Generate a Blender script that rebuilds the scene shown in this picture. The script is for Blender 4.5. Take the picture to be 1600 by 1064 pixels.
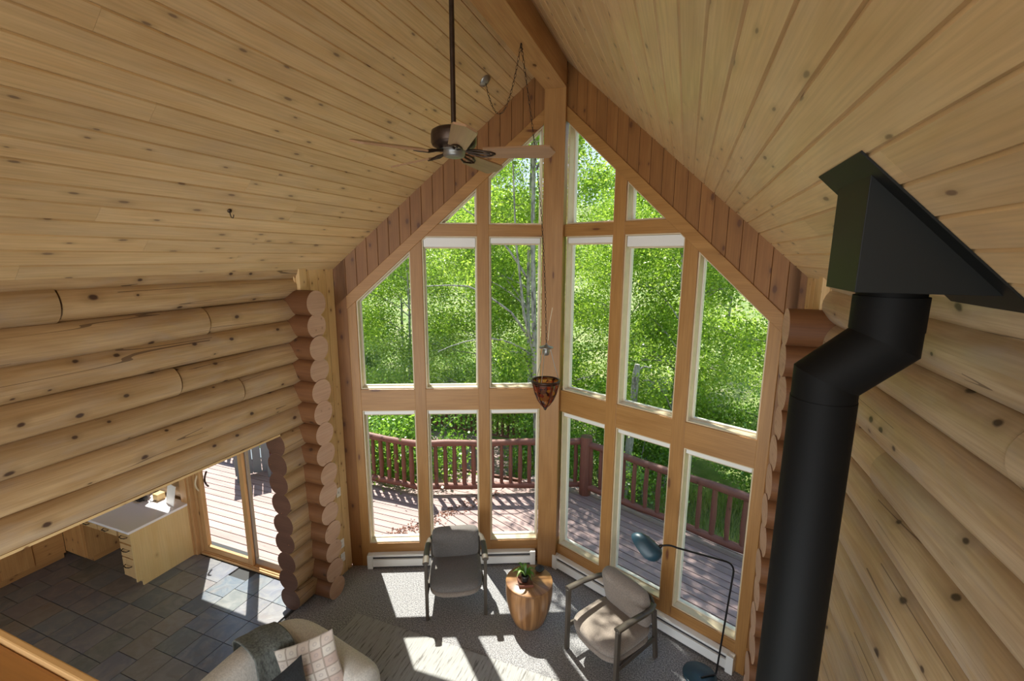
import bpy, bmesh, math, random
import numpy as np
from mathutils import Vector, Matrix
random.seed(7)
PI = math.pi
for o in list(bpy.data.objects): bpy.data.objects.remove(o)
sc = bpy.context.scene
COL = sc.collection

# ------------------------------------------------------------------ camera
cam = bpy.data.cameras.new('camera'); co = bpy.data.objects.new('camera', cam); COL.objects.link(co)
cam.sensor_fit = 'HORIZONTAL'; cam.sensor_width = 36.0; cam.lens = 711.8033 / 1600 * 36
cam.clip_start = 0.02; cam.clip_end = 400
RT = Vector((0.93572519, 0.3527064, 0.00407089)); UP = Vector((-0.06774804, 0.16838445, 0.9833905)); FW = Vector((-0.34616264, 0.92045906, -0.18145674))
mw = Matrix(((RT.x, UP.x, -FW.x, 1.454), (RT.y, UP.y, -FW.y, 0.0), (RT.z, UP.z, -FW.z, 4.0), (0, 0, 0, 1)))
co.matrix_world = mw
sc.camera = co

# ------------------------------------------------------------------ light
w = bpy.data.worlds.new('world'); sc.world = w; w.use_nodes = True
nt = w.node_tree; nt.nodes.clear()
bg = nt.nodes.new('ShaderNodeBackground'); ou = nt.nodes.new('ShaderNodeOutputWorld')
tc = nt.nodes.new('ShaderNodeTexCoord'); sp = nt.nodes.new('ShaderNodeSeparateXYZ'); cr = nt.nodes.new('ShaderNodeValToRGB')
nt.links.new(tc.outputs['Generated'], sp.inputs[0]); nt.links.new(sp.outputs['Z'], cr.inputs[0])
cr.color_ramp.elements[0].position = 0.0; cr.color_ramp.elements[0].color = (.78, .87, 1, 1)
cr.color_ramp.elements[1].position = 0.8; cr.color_ramp.elements[1].color = (.36, .58, 1, 1)
nt.links.new(cr.outputs[0], bg.inputs[0]); bg.inputs[1].default_value = 1.3
nt.links.new(bg.outputs[0], ou.inputs[0])
SUNV = Vector((-0.743 * math.cos(math.radians(61)), 0.669 * math.cos(math.radians(61)), math.sin(math.radians(61))))
sl = bpy.data.lights.new('sun', 'SUN'); so = bpy.data.objects.new('sun', sl); COL.objects.link(so)
sl.energy = 12.5; sl.angle = math.radians(0.6); sl.color = (1, .955, .88)
so.rotation_euler = SUNV.to_track_quat('Z', 'Y').to_euler(); so.location = (-8, 12, 20)
def area(name, loc, target, sx, sy, e, colr):
    l = bpy.data.lights.new(name, 'AREA'); o = bpy.data.objects.new(name, l); COL.objects.link(o)
    l.shape = 'RECTANGLE'; l.size = sx; l.size_y = sy; l.energy = e; l.color = colr
    o.location = loc; o.rotation_euler = (Vector(loc) - Vector(target)).to_track_quat('Z', 'Y').to_euler()
    return o
# added fill light behind the camera, brightens the upper room
area('rear_fill_upper', (0.0, -2.4, 4.2), (0, 2.5, 4.6), 4.3, 2.9, 115, (1, .98, .96))
# added low fill light below the loft, brightens floor and front ceiling
area('rear_fill_lower', (0.0, -1.2, 1.15), (0, 3.5, 3.0), 4.3, 2.1, 165, (.88, .94, 1))
sc.view_settings.view_transform = 'Standard'; sc.view_settings.look = 'None'
sc.view_settings.exposure = 0.05; sc.view_settings.gamma = 1.0; sc.view_settings.use_curve_mapping = False
try: sc.cycles.max_bounces = 10; sc.cycles.diffuse_bounces = 6; sc.cycles.transparent_max_bounces = 16
except Exception: pass

# ------------------------------------------------------------------ helpers
class MB:
    """collects shapes of ONE object"""
    def __init__(s): s.v = []; s.f = []; s.uv = []; s.m = []; s.r = []; s.sm = []
    def add(s, vs, fs, uvs, rnd=None, mi=0, smooth=False):
        b = len(s.v); s.v += [tuple(v) for v in vs]
        if rnd is None: rnd = random.random()
        for i, f in enumerate(fs):
            s.f.append(tuple(b + k for k in f)); s.uv.append(uvs[i]); s.r.append(rnd); s.sm.append(smooth)
            s.m.append(mi[i] if isinstance(mi, (list, tuple)) else mi)
    def box(s, c, d, M=None, rnd=None, mi=0, taper=1.0, uo=None):
        """c centre, d full size, M optional 3x3 rotation about the centre"""
        hx, hy, hz = d[0] / 2, d[1] / 2, d[2] / 2
        vs = []
        for z in (-1, 1):
            t = taper if z > 0 else 1
            for x, y in ((-1, -1), (1, -1), (1, 1), (-1, 1)): vs.append(Vector((x * hx * t, y * hy * t, z * hz)))
        fs = [(0, 3, 2, 1), (4, 5, 6, 7), (0, 1, 5, 4), (1, 2, 6, 5), (2, 3, 7, 6), (3, 0, 4, 7)]
        L = max(range(3), key=lambda i: d[i]); o = [a for a in range(3) if a != L]
        off = (random.uniform(0, 9), random.uniform(0, 9)) if uo is None else uo
        uvs = []
        for f in fs:
            n = (vs[f[1]] - vs[f[0]]).cross(vs[f[2]] - vs[f[0]]); ax = max(range(3), key=lambda i: abs(n[i]))
            if ax == L: uvs.append([(vs[k][o[0]] + off[0], vs[k][o[1]] + off[1]) for k in f])
            else:
                q = [a for a in range(3) if a not in (L, ax)][0]
                uvs.append([(vs[k][L] + off[0], vs[k][q] + off[1] + ax * .3) for k in f])
        c = Vector(c)
        vs = [c + (M @ v if M else v) for v in vs]
        s.add(vs, fs, uvs, rnd, mi)
    def beam(s, a, b, wd, th, upv=(0, 0, 1), **k):
        a = Vector(a); b = Vector(b); x = (b - a); L = x.length; x.normalize()
        z = Vector(upv); y = z.cross(x).normalized(); z = x.cross(y)
        M = Matrix((x, y, z)).transposed(); s.box((a + b) / 2, (L, wd, th), M, **k)
    def prism(s, poly, fn, d0, d1, rnd=None, mi=0, along=1):
        """poly: 2D (x,z) list, fn(x,z,depth)->3D"""
        n = len(poly); off = (random.uniform(0, 9), random.uniform(0, 9))
        vs = [fn(x, z, d0) for x, z in poly] + [fn(x, z, d1) for x, z in poly]
        fs = [tuple(range(n)), tuple(range(2 * n - 1, n - 1, -1))]
        def u(p): return (p[along] + off[0], p[1 - along] + off[1])
        uvs = [[u(p) for p in poly], [u(p) for p in reversed(poly)]]
        for i in range(n):
            j = (i + 1) % n; fs.append((j, i, n + i, n + j))
            L = math.hypot(poly[i][0] - poly[j][0], poly[i][1] - poly[j][1])
            uvs.append([(L + off[0], off[1]), (off[0], off[1]), (off[0], off[1] + d1 - d0), (L + off[0], off[1] + d1 - d0)])
        s.add(vs, fs, uvs, rnd, mi)
    def tube(s, pts, rad, seg=12, rnd=None, mi=0, caps=True, capmi=None, wob=0, seed=0, smooth=True, flat=None, closed=False):
        pts = [Vector(p) for p in pts]; n = len(pts); rd = rad if isinstance(rad, (list, tuple)) else [rad] * n
        off = (random.uniform(0, 9), random.uniform(0, 9)); vs = []; L = [0]
        for i in range(1, n): L.append(L[-1] + (pts[i] - pts[i - 1]).length)
        t0 = (pts[1] - pts[0]).normalized(); ref = Vector((0, 0, 1)) if abs(t0.z) < .9 else Vector((0, 1, 0))
        rng = random.Random(seed); ph = [rng.uniform(0, 6.28) for _ in range(6)]
        prevx = None
        for i in range(n):
            if closed: t = (pts[(i + 1) % n] - pts[i - 1])
            else: t = (pts[min(i + 1, n - 1)] - pts[max(i - 1, 0)])
            t.normalize()
            if prevx is None: x = ref.cross(t).normalized()
            else: x = (prevx - t * prevx.dot(t)).normalized()
            prevx = x; y = t.cross(x)
            for k in range(seg):
                a = 2 * PI * k / seg; r = rd[i]
                if wob: r *= 1 + wob * (math.sin(2 * a + ph[0] + L[i] * 1.1) * .5 + math.sin(3 * a + ph[1] - L[i] * 2.3) * .4 + math.sin(L[i] * 3.1 + ph[2]) * .5 + math.sin(L[i] * 9 + ph[3] + a * 2) * .25)
                fx, fy = (1, 1) if flat is None else flat
                vs.append(pts[i] + x * math.cos(a) * r * fx + y * math.sin(a) * r * fy)
        fs = []; uvs = []; ms = []
        rr = max(rd)
        for i in range(n if closed else n - 1):
            j = (i + 1) % n
            for k in range(seg):
                k2 = (k + 1) % seg
                fs.append((i * seg + k, i * seg + k2, j * seg + k2, j * seg + k)); Lj = L[j] if j else L[-1] + .1
                uvs.append([(L[i] + off[0], k / seg * 2 * PI * rr + off[1]), (L[i] + off[0], (k + 1) / seg * 2 * PI * rr + off[1]),
                            (Lj + off[0], (k + 1) / seg * 2 * PI * rr + off[1]), (Lj + off[0], k / seg * 2 * PI * rr + off[1])]); ms.append(mi)
        s.add(vs, fs, uvs, rnd, ms, smooth)
        if caps and not closed:
            for e, rev in ((0, True), (n - 1, False)):
                ring = vs[e * seg:(e + 1) * seg]
                q = [( math.cos(2 * PI * k / seg) * rr, math.sin(2 * PI * k / seg) * rr) for k in range(seg)]
                idx = list(range(seg))
                if rev: idx = idx[::-1]
                s.add([ring[k] for k in idx], [tuple(range(seg))], [[q[k] for k in idx]], rnd, mi if capmi is None else capmi, False)
    def lathe(s, prof, c=(0, 0, 0), seg=32, rnd=None, mi=0, M=None, smooth=True, cap=True):
        c = Vector(c); vs = []; n = len(prof); off = random.uniform(0, 9)
        for r, z in prof:
            for k in range(seg):
                a = 2 * PI * k / seg; p = Vector((r * math.cos(a), r * math.sin(a), z)); vs.append(c + (M @ p if M else p))
        fs = []; uvs = []; rr = max(p[0] for p in prof); L = 0
        for i in range(n - 1):
            dl = math.hypot(prof[i + 1][0] - prof[i][0], prof[i + 1][1] - prof[i][1])
            for k in range(seg):
                k2 = (k + 1) % seg; fs.append((i * seg + k, i * seg + k2, (i + 1) * seg + k2, (i + 1) * seg + k))
                uvs.append([(L + off, k / seg * 6.28 * rr), (L + off, (k + 1) / seg * 6.28 * rr), (L + dl + off, (k + 1) / seg * 6.28 * rr), (L + dl + off, k / seg * 6.28 * rr)])
            L += dl
        s.add(vs, fs, uvs, rnd, mi, smooth)
        if cap:
            for i, rev in ((0, True), (n - 1, False)):
                if prof[i][0] > 1e-4:
                    idx = list(range(seg))[::-1] if rev else list(range(seg))
                    s.add([vs[i * seg + k] for k in idx], [tuple(range(seg))], [[(math.cos(6.283 * k / seg) * prof[i][0] + off, math.sin(6.283 * k / seg) * prof[i][0]) for k in idx]], rnd, mi, False)
    def grid(s, fn, nu, nv, rnd=None, mi=0, uvs=(1, 1), smooth=True, closeu=False):
        vs = [fn(i / nu, j / nv) for j in range(nv + 1) for i in range(nu + 1)]
        fs = []; uv = []
        for j in range(nv):
            for i in range(nu):
                a = j * (nu + 1) + i; fs.append((a, a + 1, a + nu + 2, a + nu + 1))
                uv.append([((i + p) / nu * uvs[0], (j + q) / nv * uvs[1]) for p, q in ((0, 0), (1, 0), (1, 1), (0, 1))])
        s.add(vs, fs, uv, rnd, mi, smooth)
    def mesh(s, name, mats):
        me = bpy.data.meshes.new(name); me.from_pydata(s.v, [], s.f)
        uvl = me.uv_layers.new(name='UVMap'); flat = [c for f in s.uv for p in f for c in p]
        uvl.data.foreach_set('uv', flat)
        at = me.attributes.new('rnd', 'FLOAT', 'FACE'); at.data.foreach_set('value', s.r)
        for m in mats: me.materials.append(m)
        me.polygons.foreach_set('material_index', s.m); me.polygons.foreach_set('use_smooth', s.sm)
        bm = bmesh.new(); bm.from_mesh(me); bmesh.ops.recalc_face_normals(bm, faces=bm.faces); bm.to_mesh(me); bm.free()
        me.update(); return me
    def build(s, name, mats, parent=None, bevel=0, sub=0, loc=None):
        if not isinstance(mats, (list, tuple)): mats = [mats]
        o = bpy.data.objects.new(name, s.mesh(name, mats)); COL.objects.link(o)
        if parent: o.parent = parent
        if loc: o.location = loc
        if bevel:
            b = o.modifiers.new('bevel', 'BEVEL'); b.width = bevel; b.segments = 2; b.limit_method = 'ANGLE'; b.angle_limit = math.radians(40)
        if sub:
            b = o.modifiers.new('subsurf', 'SUBSURF'); b.levels = sub; b.render_levels = sub
        return o
def tag(o, label=None, cat=None, group=None, kind=None):
    if label: o['label'] = label
    if cat: o['category'] = cat
    if group: o['group'] = group
    if kind: o['kind'] = kind
    return o
def thing(name, label, cat, loc=(0, 0, 0), rz=0, group=None, kind=None):
    o = bpy.data.objects.new(name, None); COL.objects.link(o); o.empty_display_size = .1
    o.location = loc; o.rotation_euler = (0, 0, rz); return tag(o, label, cat, group, kind)
def struct(mb, name, mats, bevel=0, label=None):
    o = mb.build(name, mats, bevel=bevel); o['kind'] = 'structure'
    if label: o['label'] = label
    return o
def dup(o, parent=None):
    c = o.copy(); COL.objects.link(c); c.parent = parent
    for ch in o.children: dup(ch, c)
    return c
def arcpts(a, b, c, n=6):
    a, b, c = Vector(a), Vector(b), Vector(c)
    return [(1 - t) ** 2 * a + 2 * t * (1 - t) * b + t * t * c for t in [i / n for i in range(n + 1)]]

# ------------------------------------------------------------------ materials
def newmat(name):
    m = bpy.data.materials.new(name); m.use_nodes = True; nt = m.node_tree; nt.nodes.clear()
    out = nt.nodes.new('ShaderNodeOutputMaterial'); b = nt.nodes.new('ShaderNodeBsdfPrincipled'); nt.links.new(b.outputs[0], out.inputs[0])
    return m, nt, b, out
def N(nt, t, **k):
    n = nt.nodes.new('ShaderNode' + t)
    for a, v in k.items(): setattr(n, a, v)
    return n
def math_(nt, op, a, b=None, clamp=False):
    n = N(nt, 'Math', operation=op); n.use_clamp = clamp
    for i, v in enumerate((a, b)):
        if v is None: continue
        if isinstance(v, (int, float)): n.inputs[i].default_value = v
        else: nt.links.new(v, n.inputs[i])
    return n.outputs[0]
def mix(nt, f, a, b, mode='MIX'):
    n = N(nt, 'Mix', data_type='RGBA', blend_type=mode)
    for s_, v in ((0, f), (6, a), (7, b)):
        if isinstance(v, (int, float)): n.inputs[s_].default_value = v
        elif isinstance(v, tuple): n.inputs[s_].default_value = (*v[:3], 1)
        else: nt.links.new(v, n.inputs[s_])
    return n.outputs[2]
def ramp(nt, f, stops, interp='LINEAR'):
    n = N(nt, 'ValToRGB'); n.color_ramp.interpolation = interp
    e = n.color_ramp.elements
    while len(e) < len(stops): e.new(.5)
    for i, (p, c) in enumerate(stops):
        e[i].position = p; e[i].color = (*c, 1) if isinstance(c, tuple) else (c, c, c, 1)
    nt.links.new(f, n.inputs[0]); return n.outputs[0]
def uvvec(nt, su, sv, ru=37.0, rv=17.0):
    uv = N(nt, 'UVMap'); uv.uv_map = 'UVMap'; sx = N(nt, 'SeparateXYZ'); nt.links.new(uv.outputs[0], sx.inputs[0])
    at = N(nt, 'Attribute'); at.attribute_name = 'rnd'
    u = math_(nt, 'ADD', sx.outputs[0], math_(nt, 'MULTIPLY', at.outputs['Fac'], ru)); v = math_(nt, 'ADD', sx.outputs[1], math_(nt, 'MULTIPLY', at.outputs['Fac'], rv))
    c = N(nt, 'CombineXYZ'); nt.links.new(math_(nt, 'MULTIPLY', u, su), c.inputs[0]); nt.links.new(math_(nt, 'MULTIPLY', v, sv), c.inputs[1])
    return c.outputs[0], at.outputs['Fac']
def noise(nt, vec, scale=1, detail=3, rough=.5, dist=0):
    n = N(nt, 'TexNoise'); n.inputs['Scale'].default_value = scale; n.inputs['Detail'].default_value = detail; n.inputs['Roughness'].default_value = rough; n.inputs['Distortion'].default_value = dist
    if vec is not None: nt.links.new(vec, n.inputs['Vector'])
    return n.outputs['Fac']
def bump(nt, b, h, strength=.3, dist=.01):
    n = N(nt, 'Bump'); n.inputs['Strength'].default_value = strength; n.inputs['Distance'].default_value = dist
    nt.links.new(h, n.inputs['Height']); nt.links.new(n.outputs[0], b.inputs['Normal'])
def wood(name, c1, c2, knotc=(.13, .06, .03), kd=.55, ks=(4.5, 7), kr=.09, rough=.45, var=.22, cracks=False, grain=1.0, spec=.4, bluish=0):
    m, nt, b, out = newmat(name)
    v1, rnd = uvvec(nt, .9, 7)
    g1 = noise(nt, v1, 1.6, 4, .55, .6)
    v2, _ = uvvec(nt, 1.5, 60); g2 = noise(nt, v2, 1.5, 3, .5)
    base = mix(nt, ramp(nt, g1, [(.3, 0.0), (.7, 1.0)]), c1, c2)
    base = mix(nt, math_(nt, 'MULTIPLY', ramp(nt, g2, [(.35, 1.0), (.6, 0.0)]), .28 * grain), base, tuple(x * .55 for x in c1))
    # per piece tone
    tone = math_(nt, 'ADD', math_(nt, 'MULTIPLY', rnd, var), 1 - var * .6)
    hs = N(nt, 'HueSaturation'); nt.links.new(base, hs.inputs['Color']); nt.links.new(tone, hs.inputs['Value']); base = hs.outputs[0]
    if bluish:
        vb, _ = uvvec(nt, 1.3, 4); nb = noise(nt, vb, 1.3, 3, .6, 1.0)
        base = mix(nt, math_(nt, 'MULTIPLY', ramp(nt, nb, [(.48, 0.0), (.68, 1.0)]), bluish), base, (.36, .30, .26))
    # knots
    vk, _ = uvvec(nt, *ks)
    vo = N(nt, 'TexVoronoi'); vo.voronoi_dimensions = '2D'; vo.inputs['Scale'].default_value = 1; nt.links.new(vk, vo.inputs['Vector'])
    wn = noise(nt, vk, 5, 2); dd = math_(nt, 'ADD', vo.outputs['Distance'], math_(nt, 'MULTIPLY', math_(nt, 'SUBTRACT', wn, .5), .06))
    sx = N(nt, 'SeparateColor'); nt.links.new(vo.outputs['Color'], sx.inputs[0])
    on = math_(nt, 'LESS_THAN', sx.outputs[0], kd)
    sz = math_(nt, 'ADD', math_(nt, 'MULTIPLY', sx.outputs[1], .8), .45)
    dn = math_(nt, 'DIVIDE', dd, math_(nt, 'MULTIPLY', sz, kr))
    km = math_(nt, 'MULTIPLY', ramp(nt, dn, [(.55, 1.0), (1.0, 0.0)]), on)
    halo = math_(nt, 'MULTIPLY', math_(nt, 'MULTIPLY', ramp(nt, math_(nt, 'MULTIPLY', dn, .35), [(.3, 1.0), (1.0, 0.0)]), on), .35)
    base = mix(nt, halo, base, tuple(x * .5 for x in c1))
    base = mix(nt, km, base, knotc)
    h = math_(nt, 'MULTIPLY', g2, .3)
    if cracks:
        vc, _ = uvvec(nt, .09, 2.6); nc = noise(nt, vc, 1.6, 2, .5)
        ln_ = math_(nt, 'LESS_THAN', math_(nt, 'ABSOLUTE', math_(nt, 'SUBTRACT', nc, .5)),   .003)
        vm, _ = uvvec(nt, .5, 1.2); nm = noise(nt, vm, 2, 1)
        ck = math_(nt, 'MULTIPLY', ln_, math_(nt, 'GREATER_THAN', nm, .52))
        base = mix(nt, math_(nt, 'MULTIPLY', ck, .75), base, (.09, .05, .03))
        h = math_(nt, 'SUBTRACT', h, ck)
    nt.links.new(base, b.inputs['Base Color']); b.inputs['Roughness'].default_value = rough; b.inputs['Specular IOR Level'].default_value = spec
    bump(nt, b, h, .25, .004)
    return m
def plain(name, c, rough=.5, metal=0, spec=.5, nscale=0, namp=.15, bscale=0, bstr=.2, sheen=0):
    m, nt, b, out = newmat(name)
    b.inputs['Base Color'].default_value = (*c, 1); b.inputs['Roughness'].default_value = rough; b.inputs['Metallic'].default_value = metal; b.inputs['Specular IOR Level'].default_value = spec
    t = N(nt, 'TexCoord')
    if nscale:
        n = noise(nt, t.outputs['Object'], nscale, 4, .6)
        nt.links.new(mix(nt, ramp(nt, n, [(.3, 0.0), (.7, 1.0)]), tuple(x * (1 - namp) for x in c), tuple(min(1, x * (1 + namp)) for x in c)), b.inputs['Base Color'])
    if bscale: bump(nt, b, noise(nt, t.outputs['Object'], bscale, 3, .6), bstr, .005)
    if sheen: b.inputs['Sheen Weight'].default_value = sheen
    return m

M = {}
M['ceiling'] = wood('knotty_pine_ceiling', (.64, .42, .20), (.74, .53, .285), (.25, .16, .09), .5, (2.6, 8), .085, .36, .16, bluish=.15)
M['gable'] = wood('gable_pine', (.235, .097, .028), (.30, .135, .041), (.11, .04, .015), .5, (3.5, 7), .12, .5, .16)
M['panel'] = wood('side_panel_pine', (.66, .43, .19), (.72, .50, .25), (.22, .10, .04), .6, (5, 9), .09, .45, .12)
M['timber'] = wood('fir_timber', (.35, .165, .047), (.43, .22, .07), (.14, .05, .02), .25, (1.4, 6), .10, .42, .08)
M['beam'] = wood('ridge_beam_fir', (.46, .24, .085), (.58, .34, .14), (.14, .06, .02), .35, (2.5, 5), .09, .45, .05)
M['log'] = wood('peeled_log', (.37, .24, .125), (.54, .40, .245), (.06, .035, .02), .62, (3.0, 4.2), .085, .38, .20, cracks=True, bluish=.45)
M['logend'] = wood('log_end_grain', (.50, .30, .20), (.56, .36, .25), (.3, .16, .1), .3, (9, 9), .08, .7, .1)
M['logcut'] = wood('log_cut_shaded_stain', (.085, .036, .022), (.115, .05, .03), (.2, .08, .04), .3, (9, 9), .08, .6, .1)  # stained cut ends, darkened further with their shade put into the colour
M['shaft'] = wood('shaded_log_side', (.14, .055, .021), (.19, .08, .03), (.05, .02, .01), .4, (3, 4), .09, .5, .15)  # log sides turned from the windows, their shade put into the colour
M['lining'] = plain('blond_window_lining', (.62, .50, .33), .45, nscale=6, namp=.08)
M['cream'] = plain('cream_sash', (.72, .68, .58), .4)
M['maple'] = wood('maple_veneer', (.68, .46, .20), (.72, .52, .25), (.5, .3, .12), .1, (3, 4), .05, .4, .05, grain=.6)
M['pinecab'] = wood('pine_cabinet', (.62, .38, .17), (.70, .46, .22), (.28, .12, .05), .5, (5, 7), .1, .4, .15)
M['counter'] = plain('white_laminate', (.86, .82, .85), .10)
M['cabpine'] = wood('amber_pine_cabinet', (.46, .22, .075), (.56, .30, .11), (.2, .08, .03), .5, (5, 7), .1, .4, .15)
M['whitemetal'] = plain('white_enamel', (.78, .77, .74), .35)
M['darkslot'] = plain('dark_fin_gap', (.04, .04, .045), .6)
M['white'] = plain('white_plastic', (.85, .84, .82), .4)
M['bronze'] = plain('dark_bronze', (.055, .035, .025), .35, .7, nscale=20, namp=.3)
M['steel'] = plain('grey_metal', (.30, .29, .27), .35, .8)
M['blackpipe'] = plain('matt_black_stovepipe', (.005, .005, .0048), .62, 0, .16, bscale=350, bstr=.06)
M['blackbox'] = plain('satin_black_sheet_metal', (.006, .0068, .006), .5, 0, .3)
M['oak_dark'] = wood('smoked_oak', (.06, .048, .036), (.09, .07, .052), (.03, .02, .015), .1, (3, 4), .05, .45, .1, spec=.5)
M['lamp_teal'] = plain('matt_teal_black_lacquer', (.016, .05, .075), .40, 0, .5)
M['lampblack'] = plain('black_lacquer', (.008, .008, .009), .4)
M['pot'] = plain('dark_pot', (.025, .022, .02), .4)
M['redwood'] = wood('redwood_stain', (.17, .066, .048), (.24, .10, .075), (.08, .03, .02), .3, (4, 4), .1, .55, .2, cracks=True)
M['deck'] = wood('weathered_deck', (.31, .205, .19), (.39, .275, .255), (.2, .12, .1), .2, (4, 8), .06, .65, .2)
M['bladewood'] = wood('fan_blade_walnut', (.30, .17, .09), (.42, .25, .14), (.15, .08, .05), .1, (3, 3), .06, .3, .1, spec=.6)
M['barrel'] = wood('walnut_drum', (.20, .085, .03), (.52, .27, .11), (.07, .03, .015), .35, (2.5, 5), .12, .28, .5, spec=.6)
M['slatwood'] = wood('small_wood_tray', (.16, .05, .03), (.22, .08, .05), (.1, .03, .02), .1, (3, 3), .06, .4, .1)
M['doorframe'] = wood('door_frame_fir', (.50, .27, .11), (.58, .34, .15), (.2, .1, .04), .15, (2, 6), .06, .4, .1)
M['doortaupe'] = plain('taupe_clad_frame', (.30, .24, .19), .5)

def bark():
    m, nt, b, out = newmat('aspen_bark'); t = N(nt, 'TexCoord'); mp = N(nt, 'Mapping'); mp.inputs['Scale'].default_value = (5, 5, 1.5); nt.links.new(t.outputs['Object'], mp.inputs[0])
    n = noise(nt, mp.outputs[0], 4, 4, .6)
    nt.links.new(ramp(nt, n, [(.35, (.10, .09, .08)), (.5, (.34, .33, .29)), (.75, (.46, .45, .40))]), b.inputs['Base Color']); b.inputs['Roughness'].default_value = .8
    return m
M['bark'] = bark()
def leafmat(name, cs):
    m, nt, b, out = newmat(name); at = N(nt, 'Attribute'); at.attribute_name = 'rnd'
    c = ramp(nt, at.outputs['Fac'], [(0, cs[0]), (.5, cs[1]), (1, cs[2])])
    d = N(nt, 'BsdfDiffuse'); tr = N(nt, 'BsdfTranslucent'); gl = N(nt, 'BsdfGlossy'); gl.inputs['Roughness'].default_value = .35
    nt.links.new(c, d.inputs[0]); nt.links.new(mix(nt, .25, c, (.55, .8, .05)), tr.inputs[0])
    ms = N(nt, 'MixShader'); ms.inputs[0].default_value = .55; nt.links.new(d.outputs[0], ms.inputs[1]); nt.links.new(tr.outputs[0], ms.inputs[2])
    m2 = N(nt, 'MixShader'); m2.inputs[0].default_value = .04; nt.links.new(ms.outputs[0], m2.inputs[1]); nt.links.new(gl.outputs[0], m2.inputs[2])
    nt.links.new(m2.outputs[0], out.inputs[0]); return m
M['leaf'] = leafmat('aspen_leaf', [(.10, .20, .02), (.28, .44, .045), (.56, .68, .13)])
M['leafdark'] = leafmat('willow_leaf', [(.10, .23, .03), (.19, .37, .05), (.34, .54, .09)])
M['houseleaf'] = leafmat('houseplant_leaf', [(.07, .20, .03), (.16, .36, .07), (.42, .58, .22)])
def glass():
    m, nt, b, out = newmat('window_glass'); nt.nodes.remove(b)
    t = N(nt, 'BsdfTransparent'); t.inputs[0].default_value = (.95, .97, .955, 1); g = N(nt, 'BsdfGlossy'); g.inputs['Roughness'].default_value = .0
    ge = N(nt, 'NewGeometry'); vm = N(nt, 'VectorMath', operation='DOT_PRODUCT'); nt.links.new(ge.outputs['Normal'], vm.inputs[0]); nt.links.new(ge.outputs['Incoming'], vm.inputs[1])
    f5 = math_(nt, 'POWER', math_(nt, 'SUBTRACT', 1.0, math_(nt, 'ABSOLUTE', vm.outputs['Value'])), 5.0)
    fr = math_(nt, 'ADD', math_(nt, 'MULTIPLY', f5, .5), .002)      # coated low-reflection glass
    ms = N(nt, 'MixShader'); nt.links.new(fr, ms.inputs[0]); nt.links.new(t.outputs[0], ms.inputs[1]); nt.links.new(g.outputs[0], ms.inputs[2]); nt.links.new(ms.outputs[0], out.inputs[0])
    return m
M['glass'] = glass()
def carpet():
    m, nt, b, out = newmat('grey_carpet'); t = N(nt, 'TexCoord')
    n1 = noise(nt, t.outputs['Object'], 75, 4, .75); n2 = noise(nt, t.outputs['Object'], 7, 3, .6)
    c = ramp(nt, n1, [(.36, (.09, .09, .10)), (.5, (.27, .265, .27)), (.64, (.52, .50, .50))])
    c = mix(nt, math_(nt, 'MULTIPLY', n2, .3), c, (.16, .15, .15)); nt.links.new(c, b.inputs['Base Color']); b.inputs['Roughness'].default_value = .95
    b.inputs['Specular IOR Level'].default_value = .1; bump(nt, b, n1, .6, .01); return m
M['carpet'] = carpet()
def rugm():
    m, nt, b, out = newmat('woven_rug'); t = N(nt, 'TexCoord'); mp = N(nt, 'Mapping'); mp.inputs['Rotation'].default_value = (0, 0, math.radians(-9)); mp.inputs['Scale'].default_value = (34, 3.0, 1)
    nt.links.new(t.outputs['Object'], mp.inputs[0]); n1 = noise(nt, mp.outputs[0], 1.6, 3, .55)
    n2 = noise(nt, t.outputs['Object'], 160, 2, .6)
    c = ramp(nt, n1, [(.34, (.12, .11, .10)), (.42, (.32, .31, .295)), (.6, (.37, .365, .355))]); c = mix(nt, math_(nt, 'MULTIPLY', n2, .4), c, (.22, .217, .212))
    nt.links.new(c, b.inputs['Base Color']); b.inputs['Roughness'].default_value = .95; b.inputs['Specular IOR Level'].default_value = .1; bump(nt, b, n2, .5, .006); return m
M['rug'] = rugm()
def slate():
    m, nt, b, out = newmat('slate_tile'); v, rnd = uvvec(nt, 1, 1, 31, 13)
    c = ramp(nt, rnd, [(0, (.10, .125, .155)), (.22, (.13, .145, .185)), (.4, (.165, .155, .185)), (.55, (.125, .14, .135)), (.7, (.19, .165, .17)), (.84, (.15, .175, .205)), (1, (.20, .17, .145))])
    n1 = noise(nt, v, 5, 5, .6, 1.2); c = mix(nt, math_(nt, 'MULTIPLY', ramp(nt, n1, [(.42, 0.0), (.65, 1.0)]), .55), c, (.26, .25, .235))
    n3 = noise(nt, v, 3, 3, .6, 2); c = mix(nt, math_(nt, 'MULTIPLY', ramp(nt, n3, [(.55, 0.0), (.72, 1.0)]), .3), c, (.16, .10, .07))
    nt.links.new(c, b.inputs['Base Color']); b.inputs['Roughness'].default_value = .30; b.inputs['Specular IOR Level'].default_value = .65; bump(nt, b, n1, .35, .01); return m
M['slate'] = slate(); M['grout'] = plain('dark_grout', (.05, .05, .052), .9)
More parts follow.
